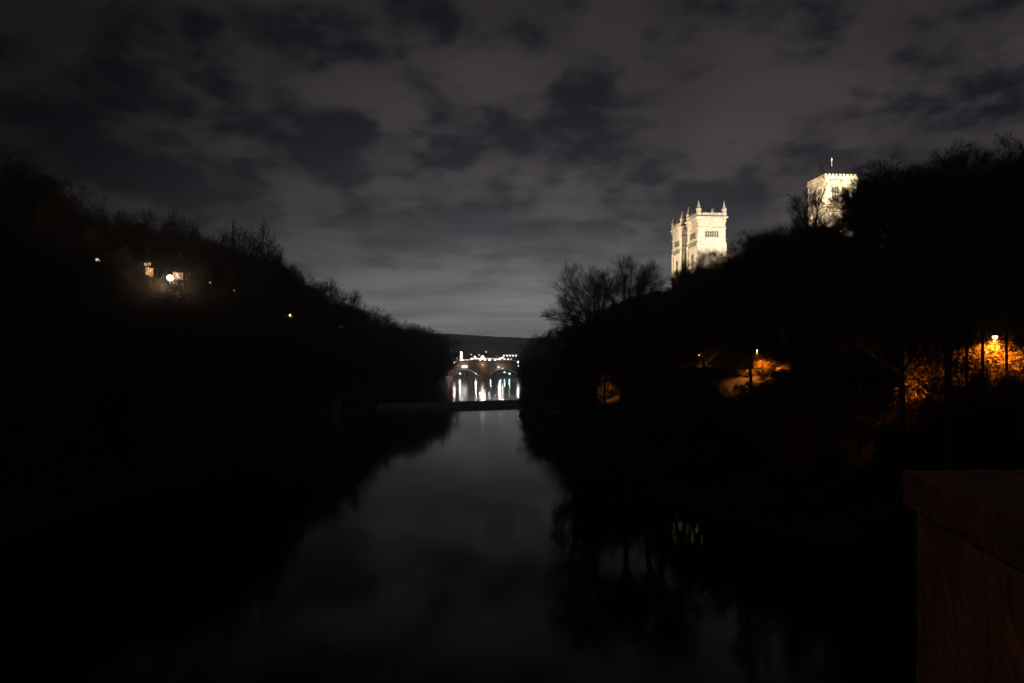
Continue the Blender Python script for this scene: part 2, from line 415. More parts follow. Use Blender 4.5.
# ------------------------------------------------------------------ trees
def grow(seed, H, trunk=0.28, spread=0.55, counts=(6, 7, 6, 6), lens=(0.50, 0.27, 0.145, 0.08), up=0.35, twig_r=0.022, lean=0.0, fork=(22, 58), wob=1.0):
    """returns (limbs, twigs): lists of (points, radii)"""
    r = random.Random(seed)
    limbs, twigs = [], []
    r0 = H * 0.019
    def path(p, dv, L, ra, rb, n, wob, upw):
        pts = [p.copy()]; rad = [ra]; dv = dv.copy()
        for i in range(n):
            dv = (dv + Vector((r.gauss(0, wob), r.gauss(0, wob), r.gauss(0, wob) + upw))).normalized()
            p = p + dv * (L / n); pts.append(p.copy()); rad.append(ra + (rb - ra) * (i + 1) / n)
        return pts, rad, dv
    def perp(dv, ang, spin):
        a = dv.cross(Vector((0.31, 0.27, 0.9))).normalized(); b = dv.cross(a)
        return (dv * math.cos(ang) + (a * math.cos(spin) + b * math.sin(spin)) * math.sin(ang)).normalized()
    def branch(p, dv, L, ra, lev):
        n = 5 if lev <= 1 else (4 if lev == 2 else 3)
        rb = max(ra * 0.30, twig_r * 0.5)
        pts, rad, dend = path(p, dv, L, ra, rb, n, (0.10 + 0.035 * lev) * wob, up * (0.10 if lev == 1 else 0.06))
        (limbs if lev <= 2 else twigs).append((pts, rad))
        if lev > len(counts) - 1 + 0: return
        c = counts[lev]
        for i in range(c):
            t = 0.30 + 0.70 * (i + r.random() * 0.8) / c
            t = min(t, 0.99)
            f_ = t * n; i0 = int(f_); q = pts[i0].lerp(pts[min(i0 + 1, n)], f_ - i0)
            dl = (pts[min(i0 + 1, n)] - pts[i0]).normalized()
            nd = perp(dl, R(r.uniform(*fork)), r.uniform(0, 6.283))
            if nd.z < -0.15: nd.z *= 0.3; nd.normalize()
            ll = lens[lev] * H * r.uniform(0.65, 1.15) * (1.08 - 0.45 * t)
            rr_ = max(twig_r * (1.9 if lev < 3 else 1.0), (rad[i0]) * r.uniform(0.45, 0.62)) if lev < 3 else twig_r
            branch(q, nd, ll, rr_, lev + 1)
    tp, tr, dv = path(Vector((0, 0, -1.2)), Vector((lean, 0, 1)).normalized(), H * trunk + 1.2, r0 * 1.35, r0 * 0.85, 5, 0.05, 0.05)
    tr[0] = r0 * 2.0
    limbs.append((tp, tr))
    nL = counts[0]
    for i in range(nL):
        spin = 6.283 * (i + r.uniform(-.25, .25)) / nL
        ang = R(r.uniform(12, 38) * (1 + spread) * (0.45 if i == 0 else 1))
        q = tp[-1].lerp(tp[-2], r.uniform(0, 0.8) if i else 0)
        branch(q, perp(dv, ang, spin), H * lens[0] * r.uniform(0.85, 1.2) * (1.2 if i == 0 else 1), r0 * r.uniform(0.48, 0.7), 1)
    return limbs, twigs

def tubes_mesh(name, branches, sides, mat):
    groups = {}
    for pts, rad in branches: groups.setdefault(len(pts), []).append((pts, rad))
    VV, FF, base = [], [], 0
    for k, lst in groups.items():
        P = np.array([[tuple(p) for p in pts] for pts, _ in lst]); Rr = np.array([rad for _, rad in lst])
        n = len(lst)
        T = P[:, -1] - P[:, 0]; T /= np.linalg.norm(T, axis=1, keepdims=True) + 1e-9
        ref = np.where(np.abs(T[:, 2:3]) < 0.8, np.array([[0, 0, 1.0]]), np.array([[1.0, 0, 0]]))
        U = np.cross(T, ref); U /= np.linalg.norm(U, axis=1, keepdims=True); Wv = np.cross(T, U)
        ang = np.arange(sides) * 2 * np.pi / sides
        ring = (np.cos(ang)[None, :, None] * U[:, None, :] + np.sin(ang)[None, :, None] * Wv[:, None, :])
        A = P[:, :, None, :] + Rr[:, :, None, None] * ring[:, None, :, :]
        VV.append(A.reshape(-1, 3))
        b = base + (np.arange(n) * k * sides)[:, None, None]
        j = np.arange(k - 1)[None, :, None] * sides
        s0 = np.arange(sides)[None, None, :]; s1 = (s0 + 1) % sides
        FF.append(np.stack([b + j + s0, b + j + s1, b + j + sides + s1, b + j + sides + s0], -1).reshape(-1, 4))
        base += n * k * sides
    VV = np.concatenate(VV); FF = np.concatenate(FF)
    me = bpy.data.meshes.new(name)
    me.vertices.add(len(VV)); me.vertices.foreach_set('co', VV.astype(np.float32).ravel())
    me.loops.add(FF.size); me.loops.foreach_set('vertex_index', FF.astype(np.int32).ravel())
    me.polygons.add(len(FF)); me.polygons.foreach_set('loop_start', (np.arange(len(FF)) * 4).astype(np.int32))
    me.polygons.foreach_set('use_smooth', np.ones(len(FF), bool))
    me.update(calc_edges=True); me.validate()
    me.materials.append(mat)
    return me

def leaf_mesh(name, seed, clumps, per, size, rad, mat, rx=1.0, rz=1.0, z0=0.0):
    r_ = np.random.RandomState(seed)
    C = []
    for i in range(clumps):
        v = r_.normal(0, 1, 3); v /= np.linalg.norm(v); q = r_.uniform(0.35, 1.0) ** 0.6
        C.append((v[0]*rx*q, v[1]*rx*q, z0 + rz * (1 + v[2]*q)))
    C = np.array(C)
    ctr = np.repeat(C, per, 0) + r_.normal(0, rad, (clumps * per, 3)) * np.array([1, 1, 0.75])
    ctr[:, 2] = np.maximum(ctr[:, 2], 0.02)
    n = len(ctr)
    a = r_.normal(0, 1, (n, 3)); a /= np.linalg.norm(a, axis=1, keepdims=True)
    b = np.cross(a, r_.normal(0, 1, (n, 3))); b /= np.linalg.norm(b, axis=1, keepdims=True)
    s = (size * np.exp(r_.normal(0, .45, n)))[:, None]
    Q = np.stack([ctr - a*s, ctr + b*s*0.55, ctr + a*s, ctr - b*s*0.55], 1).reshape(-1, 3)
    F4 = np.arange(n * 4).reshape(-1, 4)
    me = bpy.data.meshes.new(name)
    me.from_pydata(Q.tolist(), [], F4.tolist()); me.update(); me.materials.append(mat)
    return me

VAR = []      # (trunk mesh, crown mesh, height, half width)
def make_variant(seed, **kw):
    H = 18.0
    limbs, twigs = grow(seed, H, **kw)
    allp = np.array([tuple(p) for pts, _ in limbs + twigs for p in pts])
    top = allp[:, 2].max(); half = np.percentile(np.abs(allp[:, :2]).max(1), 97)
    VAR.append((tubes_mesh('trunk', limbs, 6, M['bark']), tubes_mesh('crown', twigs, 3, M['twig']), top, half))
    return len(VAR) - 1

dense = [make_variant(s_, trunk=.16, spread=.75, counts=(8, 8, 7, 6, 4), lens=(.44, .27, .16, .09, .05), twig_r=0.017) for s_ in (11, 12, 13)]
broad = [make_variant(s_, trunk=.18, spread=1.0, counts=(8, 8, 7, 6, 3), lens=(.42, .29, .17, .095, .055), up=.25, twig_r=0.016) for s_ in (21, 22, 23)]
fan = [make_variant(s_, trunk=.14, spread=1.0, counts=(12, 9, 7, 6, 3), lens=(.52, .30, .19, .11, .065), up=.22, twig_r=0.012, fork=(14, 36), wob=.65) for s_ in (31, 32)]
spare = [make_variant(s_, trunk=.30, spread=.45, counts=(6, 7, 6, 5, 2), lens=(.48, .24, .13, .075, .045), up=.45, twig_r=0.014) for s_ in (41, 42)]
tallv = [make_variant(s_, trunk=.66, spread=.6, counts=(6, 7, 6, 5, 3), lens=(.27, .19, .12, .07, .04), up=.3, twig_r=0.017) for s_ in (51, 52)]
PROTO = {}
def place_tree(vi, x, y, height, label, group=None, name='bare_tree', rot=None, wide=1.0, z=None, rnd=random.Random(77)):
    tm, cm, top, half = VAR[vi]
    zz = gz(x, y) if z is None else z
    sc = height / top
    root = empty(name, (x, y, zz), rnd.uniform(0, 6.28) if rot is None else rot)
    root.scale = (sc * wide, sc * wide, sc)
    tag(root, label, 'tree', group)
    if vi not in PROTO:
        t_ = bpy.data.objects.new('trunk', tm); c_ = bpy.data.objects.new('crown', cm)
    else:
        t_, c_ = PROTO[vi][0].copy(), PROTO[vi][1].copy()
    COL.objects.link(t_); COL.objects.link(c_)
    PROTO.setdefault(vi, (t_, c_))
    t_.parent = root; c_.parent = root
    return root

SKYL = ([-60, 0, 60, 110, 150, 215, 245, 262, 290, 320, 350, 380, 410, 435, 447, 456], [140, 152, 180, 196, 213, 217, 236, 251, 264, 277, 298, 312, 324, 333, 346, 358])
SKYR = ([516, 523, 530, 545, 575, 600, 655, 680, 700, 725, 745, 770, 800, 835, 860, 870, 900, 925, 950, 990, 1024, 1100],
        [362, 352, 342, 330, 314, 303, 288, 277, 264, 252, 242, 227, 216, 214, 197, 172, 156, 166, 160, 140, 136, 132])
placed = [(at(148, 164), 164, 6.5), (at(181, 166), 166, 6.5), (at(97, 148), 148, 6.5), (at(170, 138), 138, 2.0)]
def top_tree(px, py, y, vi, label, group, wide=1.0, name='bare_tree', rot=None):
    x = at(px, y); zz = gz(x, y)
    h = zt(py, y) - zz
    placed.append((x, y, 4.0))
    return place_tree(vi, x, y, h, label, group, name, rot, wide)

D, B, Fn, Sp, Ta = dense, broad, fan, spare, tallv
GL, GR = 'trees along the left skyline', 'trees along the right skyline'
sL = 'bare tree in the skyline row sloping from the white lamp down to the far bridge'
for (px_, py_, y_, v_, lab) in [
    (-25, 148, 122, B[0], 'tall bare tree cut by the left edge of the picture'),
    (30, 160, 132, D[0], 'broad dark tree second from the left edge on the left skyline'),
    (75, 185, 158, B[1], 'dark tree rising above the small lone lit window on the left'),
    (55, 196, 176, B[2], 'dark tree behind the broad one, left of the small lone lit window'), (92, 206, 180, D[2], 'dark tree crown directly above the small lone lit window'), (35, 190, 170, D[0], 'dark tree filling the gap under the broad left skyline tree'),
    (112, 194, 160, Sp[0], 'thin tree on the left skyline above and left of the white lamp'),
    (145, 208, 176, D[1], 'bare tree on the left skyline just left of the white lamp'),
    (188, 210, 180, B[2], 'rounded bare tree on the left skyline just right of the white lamp'),
    (215, 214, 188, D[2], 'second bare tree right of the white lamp on the left skyline'),
    (166, 212, 178, D[0], 'dense crown directly above the white lamp'), (201, 214, 186, D[1], 'bare tree in the rounded skyline clump right of the white lamp'), (229, 224, 192, D[0], 'bare tree in the rounded skyline clump right of the white lamp'), (240, 232, 200, B[1], 'bare tree in the rounded skyline clump right of the white lamp'), (250, 241, 212, D[1], 'bare tree in the rounded skyline clump right of the white lamp'), (256, 247, 214, D[2], 'bare tree in the rounded skyline clump right of the white lamp'),
    (245, 234, 205, D[0], sL), (267, 254, 238, D[0], sL), (279, 257, 242, D[1], sL), (290, 259, 236, Fn[0], sL), (300, 266, 250, D[1], sL),
    (322, 276, 264, B[1], sL), (340, 288, 285, D[2], sL), (357, 300, 320, D[0], sL), (375, 308, 350, B[2], sL), (390, 314, 372, D[1], sL),
    (403, 319, 390, B[0], sL), (415, 325, 408, D[2], sL), (427, 329, 422, B[1], sL), (433, 333, 436, D[0], sL),
    (418, 327, 400, D[1], sL), (424, 328, 428, D[0], sL), (430, 330, 420, D[2], sL), (434, 333, 440, D[0], sL), (437, 337, 448, D[1], sL), (438, 352, 428, D[0], sL), (440, 344, 438, D[2], sL), (409, 322, 380, D[2], sL), (397, 318, 365, D[0], sL),
    (438, 341, 446, D[1], 'last skyline tree of the left bank, nearest the far bridge'),
    (441, 348, 452, B[2], 'low tree leaning over the water at the left end of the far bridge')]:
    top_tree(px_, py_, y_, v_, lab, GL, 1.2 if 395 < px_ < 428 else (.8 if px_ > 433 else (.68 if 140 < px_ < 300 else .95)))
sR = 'bare tree in the skyline row falling from the twin fan trees to the far bridge'
sM = 'bare tree in the skyline row below the lit cathedral towers'
for (px_, py_, y_, v_, lab, wd) in [
    (1006, 133, 120, D[1], 'dense crown just right of the tallest broad right tree', 1.1), (918, 157, 146, D[2], 'dense crown behind the rounded tree right of the central tower', 1.1), (888, 157, 152, D[0], 'dense crown between the central tower and the rounded tree', 1.0),
    (1050, 132, 100, B[1], 'big bare tree cut by the right edge of the picture', 1.0),
    (985, 130, 112, B[0], 'tallest broad bare tree near the right edge, highest on the right skyline', 1.0),
    (940, 161, 124, D[2], 'dark bare tree between the tallest right tree and its rounded neighbour', 1.0),
    (902, 151, 140, B[2], 'rounded bare tree on the skyline right of the square central tower', 1.0),
    (872, 176, 158, D[0], 'lower bare tree close against the right side of the central tower', .9),
    (847, 203, 180, D[1], 'dense dark tree covering the lower right of the central tower', .8),
    (812, 163, 200, Sp[0], 'thin open tree whose twigs cross the lit face of the central tower', .8),
    (829, 181, 210, Sp[1], 'fine leafless tree standing in front of the middle of the central tower', 1.0),
    (822, 212, 205, D[2], 'dark low tree across the foot of the central tower', .8), (857, 193, 172, D[1], 'dark tree hiding the lower right edge of the central tower', .6),
    (790, 211, 214, B[1], 'low spreading tree left of the central tower', .9),
    (765, 223, 226, D[0], sM, .9), (745, 239, 240, B[0], sM, .9), (724, 251, 262, D[1], sM, .9), (706, 270, 280, B[2], sM, .8), (690, 281, 300, D[2], sM, .8), (672, 280, 315, B[1], sM, .8), (661, 285, 308, D[0], sM, .8),
    (652, 291, 326, D[0], 'dark tree right of the twin fan trees, below the left tower', .8),
    (628, 249, 336, Fn[0], 'taller right tree of the twin bare fan trees against the grey sky', .95),
    (597, 254, 340, Fn[1], 'left tree of the twin bare fan trees against the grey sky', .95),
    (578, 287, 350, Sp[1], 'small thin tree at the left foot of the twin fan trees', 1.1),
    (610, 302, 350, D[1], sR, .9), (585, 311, 366, D[2], sR, .9), (570, 317, 380, B[0], sR, .9), (556, 323, 395, D[0], sR, .9), (545, 330, 410, B[2], sR, .9), (536, 336, 424, D[1], sR, .9),
    (533, 345, 440, D[2], sR, .9), (528, 352, 452, B[1], 'last skyline tree of the right bank, nearest the far bridge', .9)]:
    top_tree(px_, py_, y_, v_, lab, GR, wd)
# trees hanging over the narrow reach above the weir
for (px_, py_, y_, v_) in [(531, 356, 300, D[0]), (532, 350, 340, B[0]), (531, 352, 375, D[1]), (533, 358, 262, B[2])]:
    top_tree(px_, py_, y_, v_, 'waterside tree on the right bank between the weir and the far bridge', 'waterside trees on the right bank', .6)
for (px_, py_, y_, v_) in [(430, 348, 300, D[0]), (431, 346, 345, B[0]), (434, 345, 390, D[2]), (420, 346, 272, B[1])]:
    top_tree(px_, py_, y_, v_, 'waterside tree on the left bank between the weir and the far bridge', 'waterside trees on the left bank', .6)

# trunks in silhouette before the sodium-lit patch at right
for (px_, y_, ty_, v_, lab) in [(941, 50, 152, Ta[0], 'thick dark trunk standing left of the lit bank under the orange lamp'),
                               (984, 62, 140, Ta[1], 'thinner dark trunk crossing the lit leaves left of the orange lamp'),
                               (966, 68, 142, Ta[0], 'thin dark trunk between the thick trunk and the one beside the orange lamp'), (1007, 70, 138, Ta[1], 'thin dark trunk just right of the bright orange lamp'),
                               (1022, 55, 136, Ta[0], 'dark trunk at the right edge beside the orange lamp'),
                               (904, 64, 160, Ta[1], 'dark trunk left of the lit leaves and the thick trunk'),
                               (752, 112, 245, Ta[0], 'dark trunk left of the small bright orange patch'),
                               (797, 118, 225, Ta[1], 'dark trunk right of the small bright orange patch'),
                               (604, 170, 310, Ta[0], 'dark trunk left of the tall orange lit bush'),
                               (621, 178, 302, Ta[1], 'dark trunk right of the tall orange lit bush'),
                               (598, 100, 304, Ta[0], 'slender waterside tree left of the tall orange lit bush'), (624, 108, 300, Ta[1], 'slender waterside tree right of the tall orange lit bush'),
                               (645, 114, 294, Ta[0], 'second slender waterside tree right of the tall orange lit bush'), (577, 116, 318, Ta[1], 'slender waterside tree nearest the water left of the orange lit bush'), (664, 98, 286, Ta[1], 'slender waterside tree between the orange lit bush and the faint orange spot'),
                               (690, 150, 275, Ta[1], 'dark trunk left of the faint orange spot')]:
    x = at(px_, y_); placed.append((x, y_, 3.0))
    place_tree(v_, x, y_, zt(ty_, y_) - gz(x, y_), lab, 'trunks before the orange lights', wide=.24 if px_ in (966, 984, 1007, 1022) else (1.05 if px_ in (598, 624, 645, 577, 664) else .42))

# sight lines left open to the lit things: (px, lowest row, half width px, depth)
CLEAR = [(170, 290, 9, 138), (150, 280, 8, 160), (181, 283, 9, 162), (98, 265, 4, 144), (290, 321, 4, 224), (268, 409, 9, 180), (305, 409, 24, 182), (210, 287, 3, 150), (234, 295, 3, 170),
         (995, 346, 14, 76), (962, 400, 55, 80), (778, 375, 22, 146), (757, 355, 4, 146), (697, 371, 6, 194), (612, 397, 8, 205)]
def room(x, y, half, h):
    """greatest height of a crown here that leaves the lit things in view"""
    pxc = CX + x * F / y; z0 = gz(x, y); lim = 99.0
    for (a, b, w_, dd) in CLEAR:
        if y < dd + .5:
            hmax_ = zt(b + 2, y) - z0
            if abs(pxc - a) < half * h * 1.12 * F / y + w_: lim = min(lim, hmax_)
    return lim
fr = random.Random(5)
mass = D + B
nfill = 0
UNSEEN = {3, 5, 7, 9, 12, 13, 14, 15, 16, 17, 18, 19, 20, 22, 24, 25, 26, 27, 28, 29, 30, 31, 32, 33, 34, 36, 37, 39, 40, 41, 42, 43, 44, 45, 46, 47, 48, 49, 50, 51, 52, 53, 54, 55, 56, 57, 58, 59, 60, 61, 64, 65, 66, 68, 77, 83, 85, 87, 89, 92, 94, 95, 98, 101, 103, 104, 105, 106, 108, 109, 110, 111, 112, 113, 114, 115, 116, 117, 127, 128, 129, 131, 132, 146, 149, 153, 158, 160, 164, 202, 217, 220, 221, 225, 226, 227, 228, 230, 231, 234, 235, 236, 237, 238, 239, 240, 241, 244, 245, 246, 247, 251}    # hidden behind the others from the bridge
LBM = ('dark bare tree lost in the black wooded slope of the left bank', 'trees massed on the left bank')
RBM = ('dark bare tree lost in the black wooded slope of the right bank', 'trees massed on the right bank')
def try_fill(side, x, yy, lo, hi, gap=1.5, under=7):
    global nfill
    pxx = CX + x * F / yy
    if pxx < -50 or pxx > 1085: return
    if side > 0 and abs(x - float(_PATH(yy, 1))) < 2.6: return
    if side < 0 and 168 < yy < 200 and x > -84: return           # the mill stands here
    if any((x - a)**2 + (yy - b)**2 < (c + gap)**2 for a, b, c in placed): return
    v_ = fr.choice(mass); half = VAR[v_][3] / VAR[v_][2]
    sky = float(np.interp(pxx, *(SKYL if side < 0 else SKYR)))
    if side > 0 and pxx > 830: under += min(1.0, (pxx - 830) / 40) * 42
    h = min(fr.uniform(lo, hi), zt(sky + under, yy) - gz(x, yy))
    if (side > 0 and yy > 150 and x < float(_XR(yy, 1)) + 7) or (side < 0 and yy > 205 and x > float(_XL(yy, 1)) - 6): return
    h = min(h, room(x, yy, half, h))
    if h < 3.5: return
    placed.append((x, yy, 3.0)); nfill += 1
    if nfill in UNSEEN: fr.random(); return
    place_tree(v_, x, yy, h, *(LBM if side < 0 else RBM), wide=1.0, rot=fr.random() * 6.28)
for i in range(9):
    x, yy = -101 - 5 * (i % 2), 104 + i * 9.5
    placed.append((x, yy, 3.0)); place_tree(mass[i % 6], x, yy, min(13.5, zt(float(np.interp(CX + x * F / yy, *SKYL)) + 12, yy) - gz(x, yy)), *LBM, wide=1.2)
# a second row close behind the skyline, then the slopes
for side, prof_ in ((-1, SKYL), (1, SKYR)):
    for yy in np.arange(100, 445, 9.0):
        tb = _RL if side < 0 else _RR
        for off in (-5, 7):
            x = float(tb(yy, 1)) + side * (off + fr.uniform(-3, 3))
            try_fill(side, x, yy + fr.uniform(-3, 3), 15, 22, .3, fr.uniform(4, 12))
for (px_, ty_, y_) in [(48, 240, 112), (62, 244, 114), (76, 250, 116), (34, 232, 110), (170, 299, 107), (168, 300, 114), (172, 298, 121), (166, 300, 127), (166, 294, 100), (178, 294, 106), (172, 296, 112), (290, 324, 160), (284, 324, 170), (580, 392, 100), (600, 400, 98), (618, 401, 102), (637, 392, 104), (655, 385, 100), (672, 380, 98), (590, 397, 110), (735, 379, 82), (760, 379, 80), (785, 380, 78), (710, 380, 88), (690, 375, 98), (704, 375, 95), (719, 377, 98), (733, 378, 96)]:
    x = at(px_, y_); placed.append((x, y_, 3.0))
    place_tree(fr.choice(D), x, y_, zt(ty_, y_) - gz(x, y_), *(LBM if x < 0 else RBM), wide=.9 if ty_ < 340 else .6)
for side in (-1, 1):
    y = 48.0
    while y < 452:
        xe = float((_XL if side < 0 else _XR)(y, 1)); xr_ = float((_RL if side < 0 else _RR)(y, 1))
        span = abs(xr_ - xe) - 2
        n = max(1, int(span / 10.5))
        for i in range(n):
            off = 3.0 + (span - 3.0) * (i + fr.uniform(0.1, 0.9)) / n
            try_fill(side, xe + side * off, y + fr.uniform(-4, 4), 13, 21)
        y += 9.5 + y * 0.014
print('fill trees', nfill)

# trees beside the floodlit tower
for (px_, py_, y_, v_) in [(681, 262, 382, B[0]), (692, 259, 384, D[1]), (706, 252, 380, B[2]), (720, 248, 383, D[0])]:
    x = at(px_, y_); z0 = gz(x, y_)
    place_tree(v_, x, y_, zt(py_, y_) - z0, 'bare tree lit warm brown at the foot of the floodlit west tower', 'trees at the foot of the west tower', wide=.75)

# shrubs
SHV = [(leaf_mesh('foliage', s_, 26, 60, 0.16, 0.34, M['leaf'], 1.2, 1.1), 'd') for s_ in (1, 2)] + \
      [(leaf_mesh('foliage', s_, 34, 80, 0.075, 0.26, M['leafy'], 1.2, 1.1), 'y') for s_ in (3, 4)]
def stem_mesh(seed):
    r = random.Random(seed); mb = MB()
    for i in range(7):
        a = r.uniform(0, 6.28); q = r.uniform(.4, 1.0)
        mb.tube([(0.1*math.cos(a), 0.1*math.sin(a), -0.4), (.35*q*math.cos(a), .35*q*math.sin(a), .7), (.9*q*math.cos(a), .9*q*math.sin(a), 1.7)], [.05, .04, .015], 5)
    me = bpy.data.meshes.new('stem'); me.from_pydata(mb.v, [], mb.f); me.update(); me.materials.append(M['bark'])
    return me
STEM = [stem_mesh(1), stem_mesh(2)]
shrnd = random.Random(9)
def shrub(k, x, y, s, label, group, z=None, sz=1.0):
    root = empty('shrub', (x, y, gz(x, y) if z is None else z), shrnd.uniform(0, 6.28)); root.scale = (s, s, s * sz)
    tag(root, label, 'shrub', group)
    for nm, me in (('foliage', SHV[k][0]), ('stem', STEM[k % 2])):
        o = bpy.data.objects.new(nm, me); COL.objects.link(o); o.parent = root
    return root

# ------------------------------------------------------------------ street lamps
def street_lamp(x, y, h, power, col, emat, label, group=None, head_r=0.2, z=None, globe=False, spot=False, arm=0.0, head_mat=None):
    zz = gz(x, y) if z is None else z
    root = empty('street_lamp', (x, y, zz)); tag(root, label, 'street lamp', group)
    mb = MB().lathe(0, 0, [(.13, -0.3), (.13, .7), (.075, .8), (.06, h - .25), (.05, h - .12)], 10)
    if arm: mb.tube([(0, 0, h - .2), (arm * .4, 0, h + .12), (arm, 0, h + .16)], .04, 6)
    mb.build('post', M['iron'], root, False)
    hx = arm
    hm = MB()
    if globe:
        pr = [(head_r * math.sin(math.pi * i / 8) + .004, h + head_r * (1 - math.cos(math.pi * i / 8)) - .1) for i in range(9)]
        hm.lathe(hx, 0, pr, 12)
    else:
        hm.lathe(hx, 0, [(head_r * .55, h - .12), (head_r, h + .10), (head_r, h + .2)], 10)
        MB().lathe(hx, 0, [(head_r * 1.12, h + .203), (head_r * 1.05, h + .27), (head_r * .3, h + .42), (.02, h + .5)], 10).build('hood', M['iron'], root)
    hd = hm.build('lamp_head', emat, root, globe)
    if spot: lamp('lamp_light', 'SPOT', (hx, 0, h - .2), power, col, root, radius=.15, cone=spot, blend=.6, aim=(hx, 0, h - 5))
    elif power: lamp('lamp_light', 'POINT', (hx, 0, h - .3), power, col, root, radius=.15)
    return root

# left bank lamps
street_lamp(at(170, 138), 138, zt(280, 138) - gz(at(170, 138), 138), 2600, (1, .70, .44), M['lit_lamp'],
            'bright white street lamp glaring among the trees on the left bank', head_r=.55, globe=True)
street_lamp(at(290, 224), 224, zt(316, 224) - gz(at(290, 224), 224), 160, (1, .6, .3), emit_mat('lit_amber', (1, .62, .3), 16),
            'small amber lamp alone in the trees halfway down the left bank', head_r=.30, globe=True)
street_lamp(at(210, 150), 150, zt(283, 150) - gz(at(210, 150), 150), 0, WHITE, emit_mat('lit_dim', (1, .9, .8), 1.2),
            'faint tiny white lamp just right of the bright left lamp', head_r=.16, globe=True)
street_lamp(at(234, 170), 170, zt(291, 170) - gz(at(234, 170), 170), 0, WHITE, emit_mat('lit_faint', (1, .95, .8), .25),
            'faintest dim lamp between the bright left lamp and the amber one', head_r=.2, globe=True)
# twiggy trees behind the bright lamp that catch its light
for (dx, dy, ty_, v_) in [(-6.5, 3, 266, B[0]), (7, 3, 266, D[1]), (3.2, -2.5, 286, B[2]), (-3.5, -2.5, 287, D[0]), (-11, 5, 262, B[1]), (0, -6, 291, D[1]), (0.5, 4.5, 262, D[2]), (3, 6, 260, B[0]), (-14, -3, 272, D[0]), (-9, 2, 254, D[1]), (-16, 1, 262, B[2]), (9, -3, 278, D[0])]:
    x, yy = at(170, 138) + dx, 138 + dy
    hh = zt(ty_, yy) - gz(x, yy)
    place_tree(v_, x, yy, hh, 'bare tree whose twigs catch the glare of the bright left lamp', 'trees around the bright left lamp', wide=.7)

# right bank path lamps (sodium)
street_lamp(at(995, 75), 75, zt(338, 75) - (PZ + .2), 12000, SOD, M['lit_sodium'], 'bright orange street lamp above lit leaves near the right edge', head_r=.24, z=PZ + .2, spot=168)
street_lamp(at(757, 146), 146, zt(351, 146) - PZ - .2, 16000, SOD, M['lit_sodium'], 'small orange street lamp up left of the small bright patch', head_r=.10, z=PZ + .2, spot=140)
street_lamp(at(699, 196), 196, 4.2, 600, SOD, M['lit_sodium'], 'orange street lamp behind trees at the faint orange spot', head_r=.12, z=gz(at(699, 196), 196))
street_lamp(at(604, 199), 199, zt(372, 199) - gz(at(604, 199), 199), 4500, SOD, M['lit_sodium'], 'orange street lamp hidden by the trunk beside the tall lit bush', head_r=.14, spot=120)
street_lamp(at(926, 80), 80, 2.6, 2200, SOD, M['lit_sodium'], 'low orange path lamp buried in the leaves left of the thick trunk', head_r=.12, z=gz(at(926, 80), 80))  # extra lamp added to light the leaves the main lamp barely reaches
# retaining wall behind the path at the lamp
wy = list(np.arange(58, 100, 3.0)); mbv, mbf = [], []
rr2 = random.Random(3)
wall_root = MB()
for i in range(len(wy) - 1):
    x0 = float(_PATH(wy[i], 1)) + 2.0
    wall_root.box(x0, x0 + .55, wy[i], wy[i+1] - .004, PZ - .6, PZ + 1.5 + rr2.uniform(-.03, .03))
rw = wall_root.build('retaining_wall', M['rubble'])
tag(rw, 'low rubble wall lit orange behind the path at the right', 'wall')
wall2 = MB()
wy2 = list(np.arange(132, 172, 4.0))
for i in range(len(wy2) - 1):
    x0 = float(_PATH(wy2[i], 1)) + 2.0
    wall2.box(x0, x0 + .55, wy2[i], wy2[i+1] - .004, PZ - .6, PZ + 1.5 + rr2.uniform(-.03, .03))
tag(wall2.build('retaining_wall', M['rubble']), 'low rubble wall glowing at the small bright orange patch', 'wall')

gL = 'shrubs lit by the orange lamp at right'
for i, (px_, py_, y_, s_) in enumerate([(958, 352, 79, 1.15), (968, 348, 80, 1.2), (975, 356, 78, 1.1), (985, 362, 77, 1.0), (1003, 366, 76, 1.1), (1010, 374, 74, 1.0), (950, 372, 77, 1.0),
                                        (1016, 362, 79, 1.2), (925, 384, 74, 1.0), (915, 390, 72, .9), (992, 384, 71, .9), (930, 372, 80, 1.0)]):
    x = at(px_, y_); z0 = gz(x, y_); zc = zt(py_, y_)
    if abs(px_ - 995) < 14: zc = min(zc, zt(352, y_))
    s2 = max(s_ * 0.62, min(2.4, (zc - z0) / 1.25)) if zc > z0 else s_ * .6
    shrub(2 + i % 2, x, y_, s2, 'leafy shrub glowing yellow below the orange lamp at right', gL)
for i, (px_, py_, y_, s_) in enumerate([(768, 352, 150, 1.4), (772, 346, 152, 1.3), (764, 360, 148, 1.0), (800, 362, 146, 1.0), (806, 366, 145, .9)]):
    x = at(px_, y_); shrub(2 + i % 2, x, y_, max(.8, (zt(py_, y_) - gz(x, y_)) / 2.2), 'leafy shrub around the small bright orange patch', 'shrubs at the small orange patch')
for i, (px_, py_, y_) in enumerate([(608, 386, 206), (613, 380, 207), (617, 390, 205), (611, 372, 210)]):
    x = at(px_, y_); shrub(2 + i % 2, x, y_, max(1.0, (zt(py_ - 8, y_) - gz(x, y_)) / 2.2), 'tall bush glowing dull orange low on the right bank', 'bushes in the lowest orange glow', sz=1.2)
for i, (px_, py_, y_) in enumerate([(952, 366, 66), (972, 372, 64), (1002, 374, 65), (925, 378, 66), (985, 384, 60), (1018, 366, 62), (940, 392, 60), (965, 396, 58)]):
    x = at(px_, y_); place_tree(Fn[i % 2] if i % 3 else Sp[0], x, y_, max(2.0, zt(py_ - 8, y_) - gz(x, y_)), 'bare bush in silhouette before the leaves lit by the orange lamp', 'bare bushes before the orange lamp', name='bare_bush', wide=.9)
